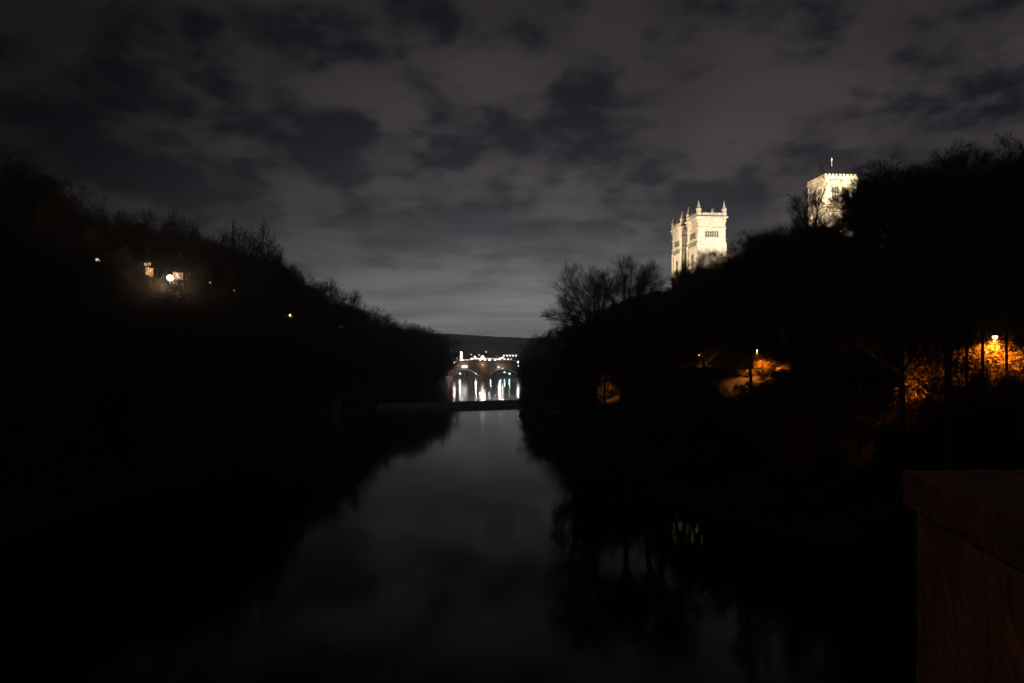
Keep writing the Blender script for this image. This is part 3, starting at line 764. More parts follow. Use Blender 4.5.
# ragged hedge along the river side of the path
hr = random.Random(12)
for i in range(58):
    y_ = 92 + i * 2.45 + hr.uniform(-.8, .8); x = float(_PATH(y_, 1)) - 2.3 + hr.uniform(-.5, .5)
    shrub(2 + i % 2 if i % 3 else 0, x, y_, hr.uniform(.38, .72), 'low shrub in the ragged hedge beside the path on the right bank', 'hedge shrubs beside the path')
for (px_, y_) in [(742, 137), (749, 139), (764, 138), (770, 141), (783, 141), (790, 145), (736, 142), (795, 140), (690, 186), (697, 184), (705, 188), (713, 190), (684, 190), (720, 186), (630, 196), (638, 190), (646, 196), (622, 190), (655, 192), (664, 198)]:
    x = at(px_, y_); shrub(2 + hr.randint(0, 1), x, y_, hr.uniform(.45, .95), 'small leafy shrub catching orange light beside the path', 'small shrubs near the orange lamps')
# undergrowth on the right slope, above and below the path
ur = random.Random(31)
for i in range(110):
    y_ = ur.uniform(62, 300); pth_ = float(_PATH(y_, 1)); rx_ = float(_RR(y_, 1)); xe = float(_XR(y_, 1))
    if i % 5 < 3: x = pth_ + 3.4 + ur.random() * max(4, rx_ - pth_ - 4); s_ = ur.uniform(1.2, 2.6)
    else: x = xe + (pth_ - 4 - xe) * ur.uniform(.35, .98); s_ = ur.uniform(.8, 1.5)
    if any(abs(CX + x * F / y_ - a) < w_ + 6 and y_ < dd for (a, b, w_, dd) in CLEAR[9:]): s_ = min(s_, .7)
    shrub((2 + i % 2) if i % 4 == 0 else i % 2, x, y_, s_, 'shrub in the dark undergrowth of the right bank', 'undergrowth shrubs on the right bank')
# dark waterside shrubs
for i in range(46):
    side = -1 if i % 2 else 1
    y_ = 60 + i * 7.5 + shrnd.uniform(-3, 3)
    xe = float((_XL if side < 0 else _XR)(y_, 1))
    x = xe + side * shrnd.uniform(1.6, 4.5)
    if side < 0 and 165 < y_ < 200: continue
    shrub(i % 2, x, y_, shrnd.uniform(.9, 1.7), 'dark shrub at the water edge of the %s bank' % ('left' if side < 0 else 'right'), 'shrubs along the %s water edge' % ('left' if side < 0 else 'right'))

# ------------------------------------------------------------------ cathedral
CR = empty('cathedral', (107.6, 395, 53.5), R(5))
tag(CR, 'floodlit stone cathedral with pinnacled twin west towers and a square central tower', 'cathedral')
BZ = 53.5
def L(z_): return z_ - BZ
def pinnacle(px_, py_, z0, parent, r=1.25, h=8.0):
    o = MB().lathe(px_, py_, [(r, z0 - 3), (r, z0 + h * .42), (r * 1.18, z0 + h * .44), (r * 1.18, z0 + h * .5), (r * .86, z0 + h * .52), (r * .12, z0 + h * .96), (r * .2, z0 + h * .97), (.05, z0 + h)], 8, R(22.5))
    return o.build('pinnacle', M['ashlar'], parent)
def belfry(parent, axis, sgn, c0, c1, face, z0, z1, lights):
    """louvred opening set in a face: dark backing with mullions and small arches proud of it"""
    o = MB(); n = lights; w = (c1 - c0) / n
    def bx(mb, a0, a1, d0, d1, q0, q1):
        lo, hi = sorted((face + sgn * d0, face + sgn * d1))
        if axis == 'y': mb.box(a0, a1, lo, hi, q0, q1)
        else: mb.box(lo, hi, a0, a1, q0, q1)
    bx(o, c0, c1, -.2, .05, z0, z1)
    win = o.build('belfry_window', M['louvre'], parent)
    m_ = MB()
    for i in range(n + 1):
        a = c0 + w * i
        bx(m_, a - .1, a + .1, .052, .22, z0 - .1, z1 + .5)
    for i in range(n):
        a = c0 + w * i
        bx(m_, a + .104, a + w - .104, .052, .2, z1 - .35, z1 + .4)
        bx(m_, a + .104, a + w - .104, .052, .15, (z0 + z1) / 2 - .08, (z0 + z1) / 2 + .08)
    bx(m_, c0 - .3, c1 + .3, -.1, .46, z0 - .6, z0 - .103)
    m_.build('tracery', M['ashlar'], win)
    return win
def arcade(parent, axis, sgn, c0, c1, face, z0, z1, n, d=.3):
    o = MB(); w = (c1 - c0) / n
    def bx(a0, a1, q0, q1, dd=d):
        lo, hi = sorted((face - sgn * .1, face + sgn * dd))
        if axis == 'y': o.box(a0, a1, lo, hi, q0, q1)
        else: o.box(lo, hi, a0, a1, q0, q1)
    for i in range(n + 1): bx(c0 + w*i - .14, c0 + w*i + .14, z0, z1)
    bx(c0 - .2, c1 + .2, z1 + .003, z1 + .6, d + .12); bx(c0 - .2, c1 + .2, z0 - .5, z0 - .003, d + .12)
    return o.build('blind_arcade', M['ashlar'], parent)
def west_tower(x0, y0, w, l):
    top, corn = L(101.5), L(98.6)
    b = MB().box(x0, x0 + w, y0, y0 + l, -2, corn)
    for (cx_, cy_) in ((x0, y0), (x0 + w, y0), (x0, y0 + l), (x0 + w, y0 + l)):        # clasping corner buttresses
        b.box(cx_ - .45 if cx_ == x0 else cx_ - 1.9, cx_ + 1.9 if cx_ == x0 else cx_ + .45,
              cy_ - .45 if cy_ == y0 else cy_ - 1.9, cy_ + 1.9 if cy_ == y0 else cy_ + .45, -2.1, L(84.5))
    t = b.build('west_tower', M['ashlar'], CR)
    s = MB()
    for q in (82.2, 86.3, 92.6): s.box(x0 - .5, x0 + w + .5, y0 - .5, y0 + l + .5, L(q), L(q) + .45)
    s.build('string_course', M['ashlar'], t)
    c = MB().box(x0 - 1.3, x0 + w + 1.1, y0 - 1.4, y0 + l + 1.2, corn + .003, corn + .75)
    c.build('cornice', M['ashlar'], t)
    p = MB(); zb = corn + .753
    for (a0, a1, b0, b1) in ((x0 - .6, x0 + w + .6, y0 - .6, y0 - .1), (x0 - .6, x0 + w + .6, y0 + l + .1, y0 + l + .6)):
        p.box(a0, a1, b0, b1, zb, zb + .7)
        for i in range(13): q = a0 + (a1 - a0) * (i + .15) / 13; p.box(q, q + .95, b0 + .003, b1 - .003, zb + .703, zb + 1.6)
        p.box(a0, a1, b0, b1, zb + 1.603, zb + 2.1)
    for (a0, a1) in ((x0 - .6, x0 - .1), (x0 + w + .1, x0 + w + .6)):
        p.box(a0, a1, y0 - .09, y0 + l + .09, zb, zb + .7)
        for i in range(13): q = y0 + l * (i + .15) / 13; p.box(a0 + .003, a1 - .003, q, q + .95, zb + .703, zb + 1.6)
        p.box(a0, a1, y0 - .09, y0 + l + .09, zb + 1.603, zb + 2.1)
    p.build('parapet', M['ashlar'], t)
    MB().box(x0 + .5, x0 + w - .5, y0 + .5, y0 + l - .5, corn + .76, corn + 1.0).build('roof', M['lead'], t)
    for (cx_, cy_) in ((x0 + .6, y0 + .6), (x0 + w - .6, y0 + .6), (x0 + .6, y0 + l - .6), (x0 + w - .6, y0 + l - .6)):
        pinnacle(cx_, cy_, corn + .8, t, 1.35, 9.2)
    for (cx_, cy_) in ((x0 + w/2, y0 - .3), (x0 - .3, y0 + l/2), (x0 + w/2, y0 + l + .3), (x0 + w + .3, y0 + l/2)):
        pinnacle(cx_, cy_, corn + 2.0, t, .45, 3.6)
    for (ax, sg, c0, c1, fc) in (('y', -1, x0 + 4.1, x0 + w - 4.1, y0), ('x', -1, y0 + 4.2, y0 + l - 4.2, x0), ('x', 1, y0 + 4.2, y0 + l - 4.2, x0 + w)):
        belfry(t, ax, sg, c0, c1, fc, L(87.6), L(91.3), 6)
        arcade(t, ax, sg, c0 - 2.2, c1 + 2.2, fc, L(82.9), L(85.8), 12)
        belfry(t, ax, sg, (c0 + c1)/2 - 1.8, (c0 + c1)/2 + 1.8, fc, L(71), L(79), 2)
    return t
west_tower(0, 0, 16.4, 17.5)
west_tower(0, 28, 16.4, 17.5)
# nave between, behind the towers
nv = MB().box(17.003, 79.9, 8, 38, -2, L(76)).box(80.1, 99, -20, 66, -2, L(76))
nave = nv.build('nave', M['ashlar'], CR)
rf = MB().prism([(8, L(76.003)), (38, L(76.003)), (23, L(85))], 'x', 17.01, 79.8).prism([(79.9, L(76.003)), (99.2, L(76.003)), (89.5, L(83))], 'y', -20, 66)
rf.build('roof', M['lead'], nave)
aw = MB()
# central tower
X0, Y0, TW = 80.1, 5.2, 18.8
ct = MB().box(X0 + .11, X0 + TW - .11, Y0 + .1, Y0 + TW, L(72), L(123))
for (cx_, cy_) in ((X0, Y0), (X0 + TW, Y0), (X0, Y0 + TW), (X0 + TW, Y0 + TW)):
    ct.box(cx_ - .5 if cx_ == X0 else cx_ - 2.4, cx_ + 2.4 if cx_ == X0 else cx_ + .5, cy_ - .5 if cy_ == Y0 else cy_ - 2.4, cy_ + 2.4 if cy_ == Y0 else cy_ + .5, L(71.9), L(124.2))
ctw = ct.build('central_tower', M['ashlar'], CR)
s = MB()
for q in (88, 106, 108.6): s.box(X0 - .7, X0 + TW + .7, Y0 - .7, Y0 + TW + .7, L(q), L(q) + .6)
s.build('string_course', M['ashlar'], ctw)
MB().box(X0 - .9, X0 + TW + .9, Y0 - .9, Y0 + TW + .9, L(124.203), L(125)).build('cornice', M['ashlar'], ctw)
p = MB(); zb = L(125.003)
for (b0, b1) in ((Y0 - .7, Y0 - .15), (Y0 + TW + .15, Y0 + TW + .7)):
    p.box(X0 - .7, X0 + TW + .7, b0, b1, zb, zb + 1.0)
    for i in range(9): q = X0 - .7 + (TW + 1.4) * i / 9; p.box(q, q + 1.35, b0, b1, zb + 1.003, zb + 2.2)
for (a0, a1) in ((X0 - .7, X0 - .15), (X0 + TW + .15, X0 + TW + .7)):
    p.box(a0, a1, Y0 - .14, Y0 + TW + .14, zb, zb + 1.0)
    for i in range(9): q = Y0 + (TW) * (i + .25) / 9; p.box(a0, a1, q, q + 1.35, zb + 1.003, zb + 2.2)
p.build('battlements', M['ashlar'], ctw)
MB().prism([(X0 + .3, L(125.01)), (X0 + TW - .3, L(125.01)), (X0 + TW/2, L(126.6))], 'y', Y0 + .3, Y0 + TW - .3).build('roof', M['lead'], ctw)
for (ax, sg, c0, c1, fc) in (('y', -1, X0 + 3.4, X0 + 8.9, Y0), ('y', -1, X0 + 9.9, X0 + TW - 3.4, Y0), ('x', -1, Y0 + 3.4, Y0 + 8.9, X0), ('x', -1, Y0 + 9.9, Y0 + TW - 3.4, X0)):
    f2 = fc + .1 if ax == 'y' else fc + .11
    belfry(ctw, ax, sg, c0 + .5, c1 - .5, f2, L(111), L(120), 3)
    belfry(ctw, ax, sg, c0 + .6, c1 - .6, f2, L(91), L(104), 2)
    arcade(ctw, ax, sg, c0, c1, f2, L(120.9), L(123.0), 5, .35)
fp = MB().lathe(X0 + TW/2, Y0 + TW/2, [(.2, L(126)), (.12, L(135)), (.08, L(139.8))], 8)
fp.box(X0 + TW/2 - .42, X0 + TW/2 + .42, Y0 + TW/2 - .15, Y0 + TW/2 + .15, L(138.3), L(138.8))
fp.build('finial_cross', M['dial'], ctw)

rot5 = Matrix.Rotation(R(5), 4, 'Z')
def C2W(x, y, z_): return Vector((107.6, 395, BZ)) + rot5 @ Vector((x, y, z_))
def floodlight(x, y, z0, tx, ty, tz, power, cone, label, col=(1, .84, .58)):
    p0 = C2W(x, y, z0); t0 = C2W(tx, ty, tz)
    gzz = gz(p0.x, p0.y)
    root = empty('floodlight', (p0.x, p0.y, gzz)); tag(root, label, 'floodlight', 'floodlights around the cathedral')
    h = p0.z - gzz
    MB().lathe(0, 0, [(.16, -.3), (.1, h - .35)], 8).build('post', M['iron'], root)
    q = (t0 - p0).to_track_quat('-Z', 'Y')
    hd = MB().box(-.45, .45, -.3, .3, 0, .3).build('housing', M['iron'], root)
    hd.location = (0, 0, h); hd.rotation_euler = q.to_euler()
    pp = p0 + q @ Vector((0, 0, -.15)); 
    lamp('flood_beam', 'SPOT', pp - Vector((p0.x, p0.y, gzz)), power, col, root, radius=.4, cone=cone, blend=.35).rotation_euler = q.to_euler()
    return root
KW = 1000
floodlight(4, -52, 6, 8.5, 0, 38, 600 * KW, 52, 'floodlight on the ground south of the near west tower', (1, .89, .73))
floodlight(30, -46, 6, 11, 0, 36, 250 * KW, 55, 'floodlight south of the near west tower, on its east side', (1, .89, .73))
floodlight(-50, 6, 6, 0, 9, 38, 400 * KW, 50, 'floodlight on the west side, aimed at the near west tower', (1, .83, .62))
floodlight(-46, 44, 6, 0, 37, 38, 400 * KW, 50, 'floodlight on the west side, aimed at the rear west tower', (1, .83, .62))
floodlight(84, -80, 10, 89, 5, 62, 4600 * KW, 38, 'floodlight on the south side, aimed at the central tower', (1, .82, .58))
floodlight(36, -6, 28, 80, 14, 66, 800 * KW, 42, 'floodlight on a tall post west of the central tower', (1, .82, .58))

# ------------------------------------------------------------------ far stone bridge
FB = empty('stone_bridge', (0, 500, WZ)); tag(FB, 'low stone bridge of two ribbed arches closing the river', 'bridge')
def arch_pts(x0, x1, zs, zc, n=20):
    cx_, a = (x0 + x1) / 2, (x1 - x0) / 2
    h = zc - zs; Rr = (a * a + h * h) / (2 * h); cz = zc - Rr
    th = math.asin(min(1, a / Rr))
    return [(cx_ + Rr * math.sin(-th + 2 * th * i / n), cz + Rr * math.cos(-th + 2 * th * i / n)) for i in range(n + 1)]
A1 = arch_pts(-45.0, -24.0, 2.4, 7.2); A2 = arch_pts(-17.5, 4.5, 2.4, 7.4)
deck = 12.3
outline = [(-70, -3), (-45.0, -3)] + A1 + [(-24.0, -3), (-17.5, -3)] + A2 + [(4.5, -3), (30, -3), (30, deck), (-70, deck)]
bw = MB().prism(outline, 'y', 0, 9.5)
bwall = bw.build('arch_wall', M['bridge_stone'], FB)
for (A, ) in ((A1,), (A2,)):
    r_ = MB()
    for yy0 in (-.25,):
        n = len(A)
        for i in range(n - 1):
            (xa, za), (xb, zb_) = A[i], A[i+1]
            cxm = (A[0][0] + A[-1][0]) / 2
            def outp(x, z_, k=.75):
                dx, dz = x - cxm, z_ + 6; l_ = math.hypot(dx, dz); return (x + dx/l_*k, z_ + dz/l_*k)
            pa, pb = outp(xa, za), outp(xb, zb_)
            r_.prism([(xa, za), (xb, zb_), pb, pa], 'y', -.3, -.003)
    r_.build('arch_ring', M['bridge_stone'], FB)
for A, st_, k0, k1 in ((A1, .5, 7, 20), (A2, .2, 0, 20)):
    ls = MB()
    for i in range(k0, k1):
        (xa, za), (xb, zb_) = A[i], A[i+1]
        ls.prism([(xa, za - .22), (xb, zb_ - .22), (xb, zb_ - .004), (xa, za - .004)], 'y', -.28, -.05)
    ls.build('light_strip', emit_mat('lit_strip_%d' % (st_ * 100), (1, .95, .92), st_), FB)  # glowing strips added along the arches to imitate their bright lit edge
def wall_lamp(px_, py_, w_, h_, col, e, pw_):
    x, z_ = at(px_, 499.2), zt(py_, 499.2) - WZ
    b = MB().box(x - .08, x + .08, -.55, -.003, z_ + h_/2 - .1, z_ + h_/2 + .1).build('wall_lamp', M['iron'], FB)
    pr = [(max(.01, w_/2 * math.sin(math.pi * i / 8)), z_ - h_/2 * math.cos(math.pi * i / 8)) for i in range(9)]
    MB().lathe(x, -.8, pr, 10).build('lamp_head', emit_mat('lit_wall_lamp', col, e), b, True)
    lamp('lamp_light', 'POINT', (x, -2.2, z_), pw_, col, FB, radius=.3)
wall_lamp(464.6, 366.6, 4.2, 1.2, (1, .95, .93), 6, 800)
wall_lamp(482.6, 364.6, 1.8, .7, (1, .62, .40), 1.6, 380)  # lamp added to imitate the orange lamplight falling on the pier
wall_lamp(498.6, 367.2, 2.4, .8, (1, .80, .68), 1.8, 300)
wall_lamp(502.6, 368.4, 1.4, .8, (1, .72, .75), 1.4, 200)
cw = MB()
for zz0, zz1, dd in ((-3, 4.6, 2.6),):
    cw.v += [(-24.2, -.004, zz0), (-17.3, -.004, zz0), (-20.75, -dd, zz0), (-24.2, -.004, zz1), (-17.3, -.004, zz1), (-20.75, -dd, zz1), (-20.75, -.004, zz1 + 2.2)]
    cw.f += [(0, 1, 2), (0, 2, 5, 3), (2, 1, 4, 5), (3, 5, 6), (5, 4, 6), (0, 3, 6, 4, 1)]
cw.build('cutwater', M['bridge_stone'], FB)
pp = MB().box(-70, 30, -.12, .35, deck + .003, deck + 1.25).box(-70, 30, 9.15, 9.62, deck + .003, deck + 1.25)
par = pp.build('parapet', M['bridge_stone'], FB)
MB().box(-70, 30, -.2, .43, deck + 1.253, deck + 1.45).box(-70, 30, 9.07, 9.7, deck + 1.253, deck + 1.45).build('coping', M['dial'], par)
sc_ = MB().box(-70, 30, -.28, -.003, deck - .35, deck - .05); sc_.build('string_course', M['bridge_stone'], FB)
rb = MB()
for j in range(4):
    for A in (A1, A2):
        for i in range(len(A) - 1):
            (xa, za), (xb, zb_) = A[i], A[i+1]
            rb.prism([(xa, za - .45), (xb, zb_ - .45), (xb, zb_ - .004), (xa, za - .004)], 'y', .8 + j * 2.3, 1.6 + j * 2.3)
rb.build('arch_rib', M['bridge_stone'], FB)
# embankment walls at each end of the bridge
tag(MB().box(-75, -45.6, 485, 499.6, -2, 7.0).box(-60, -45.7, 470, 484.99, -2, 4.5).build('embankment_wall', M['bridge_stone']), 'dark stone embankment wall at the left foot of the far bridge', 'wall')

def far_lamp(px_, py_, y_, r, col, strength, label, power=0, group='lamps in the town behind the far bridge', base=None):
    x, zz = at(px_, y_), zt(py_, y_)
    b = (gz(x, y_) if base is None else base)
    root = empty('street_lamp', (x, y_, b)); tag(root, label, 'street lamp', group)
    h = max(zz - b, 1.0)
    MB().lathe(0, 0, [(.12, -.2), (.07, h - r * .6)], 6).build('post', M['iron'], root)
    pr = [(r * math.sin(math.pi * i / 8) + .003, h - r * math.cos(math.pi * i / 8)) for i in range(9)]
    key = 'lit_%d_%d_%d_%d' % (int(col[0]*99), int(col[1]*99), int(col[2]*99), int(strength))
    m_ = bpy.data.materials.get(key) or emit_mat(key, col, strength)
    MB().lathe(0, 0, pr, 10).build('lamp_head', m_, root, True)
    if power: lamp('lamp_light', 'POINT', (0, -r - .1, h), power, col, root, radius=.2)
DK = WZ + deck
far_lamp(482.5, 357.4, 503, 1.05, (1, .84, .74), 16, 'brightest cluster lamp over the middle pier of the far bridge', 900, base=DK)
far_lamp(480.4, 359.4, 504, .62, (1, .70, .45), 13, 'orange lamp just left of the brightest lamp on the far bridge', 300, base=DK)
far_lamp(484.9, 359.4, 504, .62, (1, .86, .74), 13, 'white lamp just right of the brightest lamp on the far bridge', 300, base=DK)
far_lamp(475, 357.0, 560, .55, (1, .86, .76), 20, 'upper of the two small lamps left of the brightest bridge lamp', 200)
far_lamp(471.5, 359.0, 545, .50, (1, .80, .66), 10, 'lower of the two small lamps left of the brightest bridge lamp', 200)
far_lamp(489.5, 359.8, 506, .55, (.75, .95, 1), 14, 'cool white lamp right of the middle of the far bridge', 300, base=DK)
far_lamp(495, 360.0, 506, .45, (1, .93, .9), 10, 'small white lamp between the cool lamp and the lit block', 200, base=DK)
far_lamp(500, 358.8, 508, .62, (1, .72, .52), 16, 'warm lamp left of the lit block behind the far bridge', 300, base=DK)
far_lamp(502.5, 357.6, 530, .5, (1, .86, .8), 10, 'white lamp at the left corner of the lit block', 200)
far_lamp(462.5, 360.0, 506, .5, (1, .90, .84), 12, 'white lamp at the left end of the far bridge', 300, base=DK)
far_lamp(454.5, 362.5, 497, .5, (1, .62, .56), 14, 'pink lamp before the red building left of the bridge', 2500)
far_lamp(518, 362.2, 488, .35, (1, .95, .9), 22, 'upper small lamp at the right end of the far bridge', 2500)
far_lamp(518.2, 365.8, 490, .28, (1, .95, .9), 14, 'lower small lamp at the right end of the far bridge', 30)
far_lamp(450.5, 350.8, 540, .45, (.8, .9, 1), 7, 'small bluish lamp high on the left of the town', 0)
far_lamp(449.8, 387.3, 440, .16, (1, .9, .8), 4, 'tiny lamp by the water on the left below the far bridge', 0)
for i, (px_, py_) in enumerate([(486, 352), (471, 354.5), (497, 357), (479, 355)]):
    far_lamp(px_, py_, 640 + i * 12, .4, (1, .85, .8), 3.0, 'faint distant lamp behind the far bridge')

# lights below the arches: riverside lamps beyond the bridge
far_lamp(475.8, 373.2, 505, .28, (1, .96, .92), 13, 'white riverside light under the right side of the left arch', 2500, base=WZ - 1)
far_lamp(460, 373.5, 505, .28, (1, .94, .88), 14, 'white riverside light under the left side of the left arch', 2500, base=WZ - 1)
far_lamp(490.6, 372.6, 530, .36, (.58, 1, .98), 40, 'cyan riverside light under the left side of the right arch', 300, base=WZ - 1)
far_lamp(500, 368.6, 545, .45, (1, .9, .85), 14, 'white riverside light under the crown of the right arch', 2000, base=WZ - 1)
far_lamp(504.5, 372.3, 540, .30, (.35, 1, .7), 16, 'green riverside light under the right arch', 200, base=WZ - 1)
far_lamp(509.5, 373.6, 535, .34, (.45, 1, .75), 18, 'second green riverside light, further right under the right arch', 300, base=WZ - 1)
far_lamp(526.8, 374.0, 430, .30, (.92, .98, 1), 22, 'white light by the water in the gap of the right bank trees', 60)

# ------------------------------------------------------------------ town beyond the bridge
def gable_house(name, x0, x1, y0, y1, z0, ze, zr, wall_m, label, cat='building', group=None, axis='x', wins=(), win_m=None, chim=True, lit=None):
    cx_, cy_ = (x0 + x1)/2, (y0 + y1)/2
    root = empty(name, (cx_, cy_, z0)); tag(root, label, cat, group)
    hx, hy = (x1 - x0)/2, (y1 - y0)/2
    w = MB().box(-hx, hx, -hy, hy, -3, ze - z0)
    if axis == 'x':
        w.prism([(-hy, ze - z0 + .002), (hy, ze - z0 + .002), (0, zr - z0 - .15)], 'x', -hx, hx)
        rfp = [(-hy - .5, ze - z0 - .15), (-hy - .5, ze - z0 + .12), (0, zr - z0 + .15), (hy + .5, ze - z0 + .12), (hy + .5, ze - z0 - .15), (0, zr - z0 - .12)]
        rr_ = MB().prism(rfp, 'x', -hx - .4, hx + .4)
    else:
        w.prism([(-hx, ze - z0 + .002), (hx, ze - z0 + .002), (0, zr - z0 - .15)], 'y', -hy, hy)
        rfp = [(-hx - .5, ze - z0 - .15), (-hx - .5, ze - z0 + .12), (0, zr - z0 + .15), (hx + .5, ze - z0 + .12), (hx + .5, ze - z0 - .15), (0, zr - z0 - .12)]
        rr_ = MB().prism(rfp, 'y', -hy - .4, hy + .4)
    w.build('wall', wall_m, root); ro = rr_.build('roof', M['slate'], root)
    if chim:
        c = MB().box(-hx * .75, -hx * .75 + .9, -.5, .5, ze - z0, zr - z0 + 1.2).box(-hx*.75 - .1, -hx*.75 + 1.0, -.6, .6, zr - z0 + 1.203, zr - z0 + 1.4)
        c.build('chimney', wall_m, ro)
    for (wx, wz, ww, wh, lt) in wins:                       # windows on the river/camera face (-y)
        fr_ = MB().box(wx - cx_ - ww/2 - .12, wx - cx_ + ww/2 + .12, -hy - .06, -hy - .003, wz - z0 - wh/2 - .12, wz - z0 + wh/2 + .12)
        fo = fr_.build('window', M['dial'], root)
        MB().box(wx - cx_ - ww/2, wx - cx_ - .04, -hy - .075, -hy - .062, wz - z0 - wh/2, wz - z0 + wh/2).box(wx - cx_ + .04, wx - cx_ + ww/2, -hy - .075, -hy - .062, wz - z0 - wh/2, wz - z0 + wh/2).build('pane', lt or M['glass'], fo)
    return root
def flat_block(x0, x1, y0, y1, z0, z1, wall_m, label, rows=(), group='buildings behind the far bridge', name='building'):
    cx_, cy_ = (x0 + x1)/2, (y0 + y1)/2
    root = empty(name, (cx_, cy_, z0)); tag(root, label, 'building', group)
    hx, hy = (x1 - x0)/2, (y1 - y0)/2
    MB().box(-hx, hx, -hy, hy, -3, z1 - z0).build('wall', wall_m, root)
    MB().box(-hx - .3, hx + .3, -hy - .3, hy + .3, z1 - z0 + .003, z1 - z0 + .5).build('roof', M['slate'], root)
    for (zc, hgt, n, fill, mt) in rows:
        w = 2 * hx / n
        for i in range(n):
            a = -hx + w * (i + .5)
            f_ = MB().box(a - w*fill/2 - .1, a + w*fill/2 + .1, -hy - .08, -hy - .003, zc - z0 - hgt/2 - .1, zc - z0 + hgt/2 + .1).build('window', M['iron'], root)
            MB().box(a - w*fill/2, a + w*fill/2, -hy - .10, -hy - .083, zc - z0 - hgt/2, zc - z0 + hgt/2).build('pane', mt, f_)
    return root
Wb = emit_mat('lit_office', (1, .90, .78), 2.6); Wr = emit_mat('lit_shop', (1, .62, .42), 2.0); Ww = emit_mat('lit_stair', (1, .96, .9), 7.0)
y_ = 560
flat_block(at(502.5, y_), at(517.5, y_), y_, y_ + 14, 12, zt(353.6, y_), M['concrete'], 'wide block with two rows of white lit windows behind the bridge', [(zt(355.6, y_), 1.1, 5, .42, Wb), (zt(359.2, y_), 1.0, 4, .5, Wb)])
flat_block(at(459.9, 575), at(462.3, 575), 575, 580, 11, zt(350.8, 575), M['render'], 'narrow white lit stair tower left of the bridge middle', [(zt(353.2, 575), 2.2, 1, .8, Ww), (zt(356.4, 575), 2.2, 1, .8, Ww), (zt(359.6, 575), 2.0, 1, .8, Ww)])
gable_house('brick_house', at(450, 535), at(459.2, 535), 535, 545, 11, zt(355.5, 535), zt(352, 535), M['brick'], 'red brick house lit pink at the left end of the bridge', 'house', 'buildings behind the far bridge',
            wins=[(at(452.5, 535), zt(358.5, 535), 1.1, 1.5, Wr), (at(455, 535), zt(358.5, 535), 1.1, 1.5, None), (at(457.2, 535), zt(358.5, 535), 1.1, 1.5, Wr)])
gable_house('brick_house', at(446, 512), at(452.5, 512), 514, 522, 9, zt(364, 512), zt(360.5, 512), M['brick'], 'low brick house beside the embankment left of the bridge', 'house', 'buildings behind the far bridge',
            wins=[(at(448, 512), zt(366.5, 512), 1.0, 1.2, Wr), (at(451, 512), zt(366.5, 512), 1.0, 1.2, Wr)])
flat_block(at(464, 600), at(470, 600), 600, 612, 11, zt(358.2, 600), M['render'], 'low pale building right of the lit stair tower', [(zt(360.2, 600), 1.4, 4, .7, Wr)])
flat_block(at(472, 620), at(479, 620), 620, 634, 11, zt(356.8, 620), M['brick'], 'dark flat building behind the two small lamps', [(zt(358.6, 620), 1.3, 5, .6, Wb)])
flat_block(at(485, 640), at(494, 640), 640, 655, 11, zt(356.6, 640), M['render'], 'pale building right of the brightest bridge lamp', [(zt(358.6, 640), 1.2, 5, .5, Wr)])
flat_block(at(494.5, 615), at(501, 615), 615, 627, 11, zt(357.4, 615), M['concrete'], 'low concrete building left of the wide lit block', [(zt(359.2, 615), 1.2, 4, .6, Wb)])
gable_house('brick_house', at(512, 520), at(521, 520), 517, 527, 10, zt(362, 520), zt(358.6, 520), M['brick'], 'brick house at the right end of the far bridge', 'house', 'buildings behind the far bridge', wins=[(at(514.5, 520), zt(363.6, 520), 1, 1.2, None), (at(517.5, 520), zt(363.6, 520), 1, 1.2, Wr)])
# second, concrete bridge further up, seen through the arches
RB = empty('road_bridge', (0, 720, WZ)); tag(RB, 'pale concrete road bridge glimpsed beyond the stone arches', 'bridge')
MB().box(-110, 20, 0, 12, 6.2, 8.0).build('deck', M['concrete'], RB)
for xx in (-78, -48, -18): MB().box(xx - 1.2, xx + 1.2, 2, 10, -4, 6.19).build('pier', M['concrete'], RB)
MB().box(-110, 20, .1, .3, 8.003, 9.1).build('railing', M['iron'], RB)

# ------------------------------------------------------------------ left bank houses and mill
y_ = 160
gable_house('house', at(132, y_), at(163, y_), y_, y_ + 9, gz(at(148, y_), y_), zt(262, y_), zt(250, y_), M['dark_stone'], 'house with orange lit windows left of the bright lamp', 'house', None,
            wins=[(at(146, y_), zt(264.5, y_), .7, .6, M['win_white']), (at(149.6, y_), zt(264, y_), .5, .6, M['win_warm']), (at(147.5, y_), zt(271, y_), .8, 1.9, M['win_warm']), (at(151.5, y_), zt(272.5, y_), .8, 2.0, M['win_warm']), (at(156, y_), zt(272, y_), .8, 1.4, None)])
y_ = 162
gable_house('house', at(166, y_), at(196, y_), y_, y_ + 9, gz(at(180, y_), y_), zt(268, y_), zt(254, y_), M['dark_stone'], 'house with a row of lit windows right behind the bright lamp', 'house', None,
            wins=[(at(175, y_), zt(275.5, y_), .9, 1.6, M['win_warm']), (at(178.3, y_), zt(276, y_), .7, 1.6, M['win_white']), (at(181.7, y_), zt(276.5, y_), .6, 1.7, M['win_warm']), (at(188, y_), zt(276, y_), .7, 1.5, None)])
y_ = 144
gable_house('house', at(84, y_), at(112, y_), y_, y_ + 9, gz(at(97, y_), y_), zt(256, y_), zt(243, y_), M['dark_stone'], 'house with one tiny lit window at the far left', 'house', None,
            wins=[(at(97.3, y_), zt(259.7, y_), .55, .5, M['win_white']), (at(99.4, y_), zt(261, y_), .3, .4, M['win_warm']), (at(104, y_), zt(263, y_), .8, 1.2, None)])
MILL = empty('mill_house', (-62, 184, 0)); tag(MILL, 'faint stone mill house with a steep gable at the left water edge', 'mill')
MB().box(-16, 13.5, 0, 10, -2, 9.2).prism([(-16, 9.203), (-2.5, 9.203), (-9.2, 14.4)], 'y', -.4, 10.2).build('wall', M['millstone'], MILL)
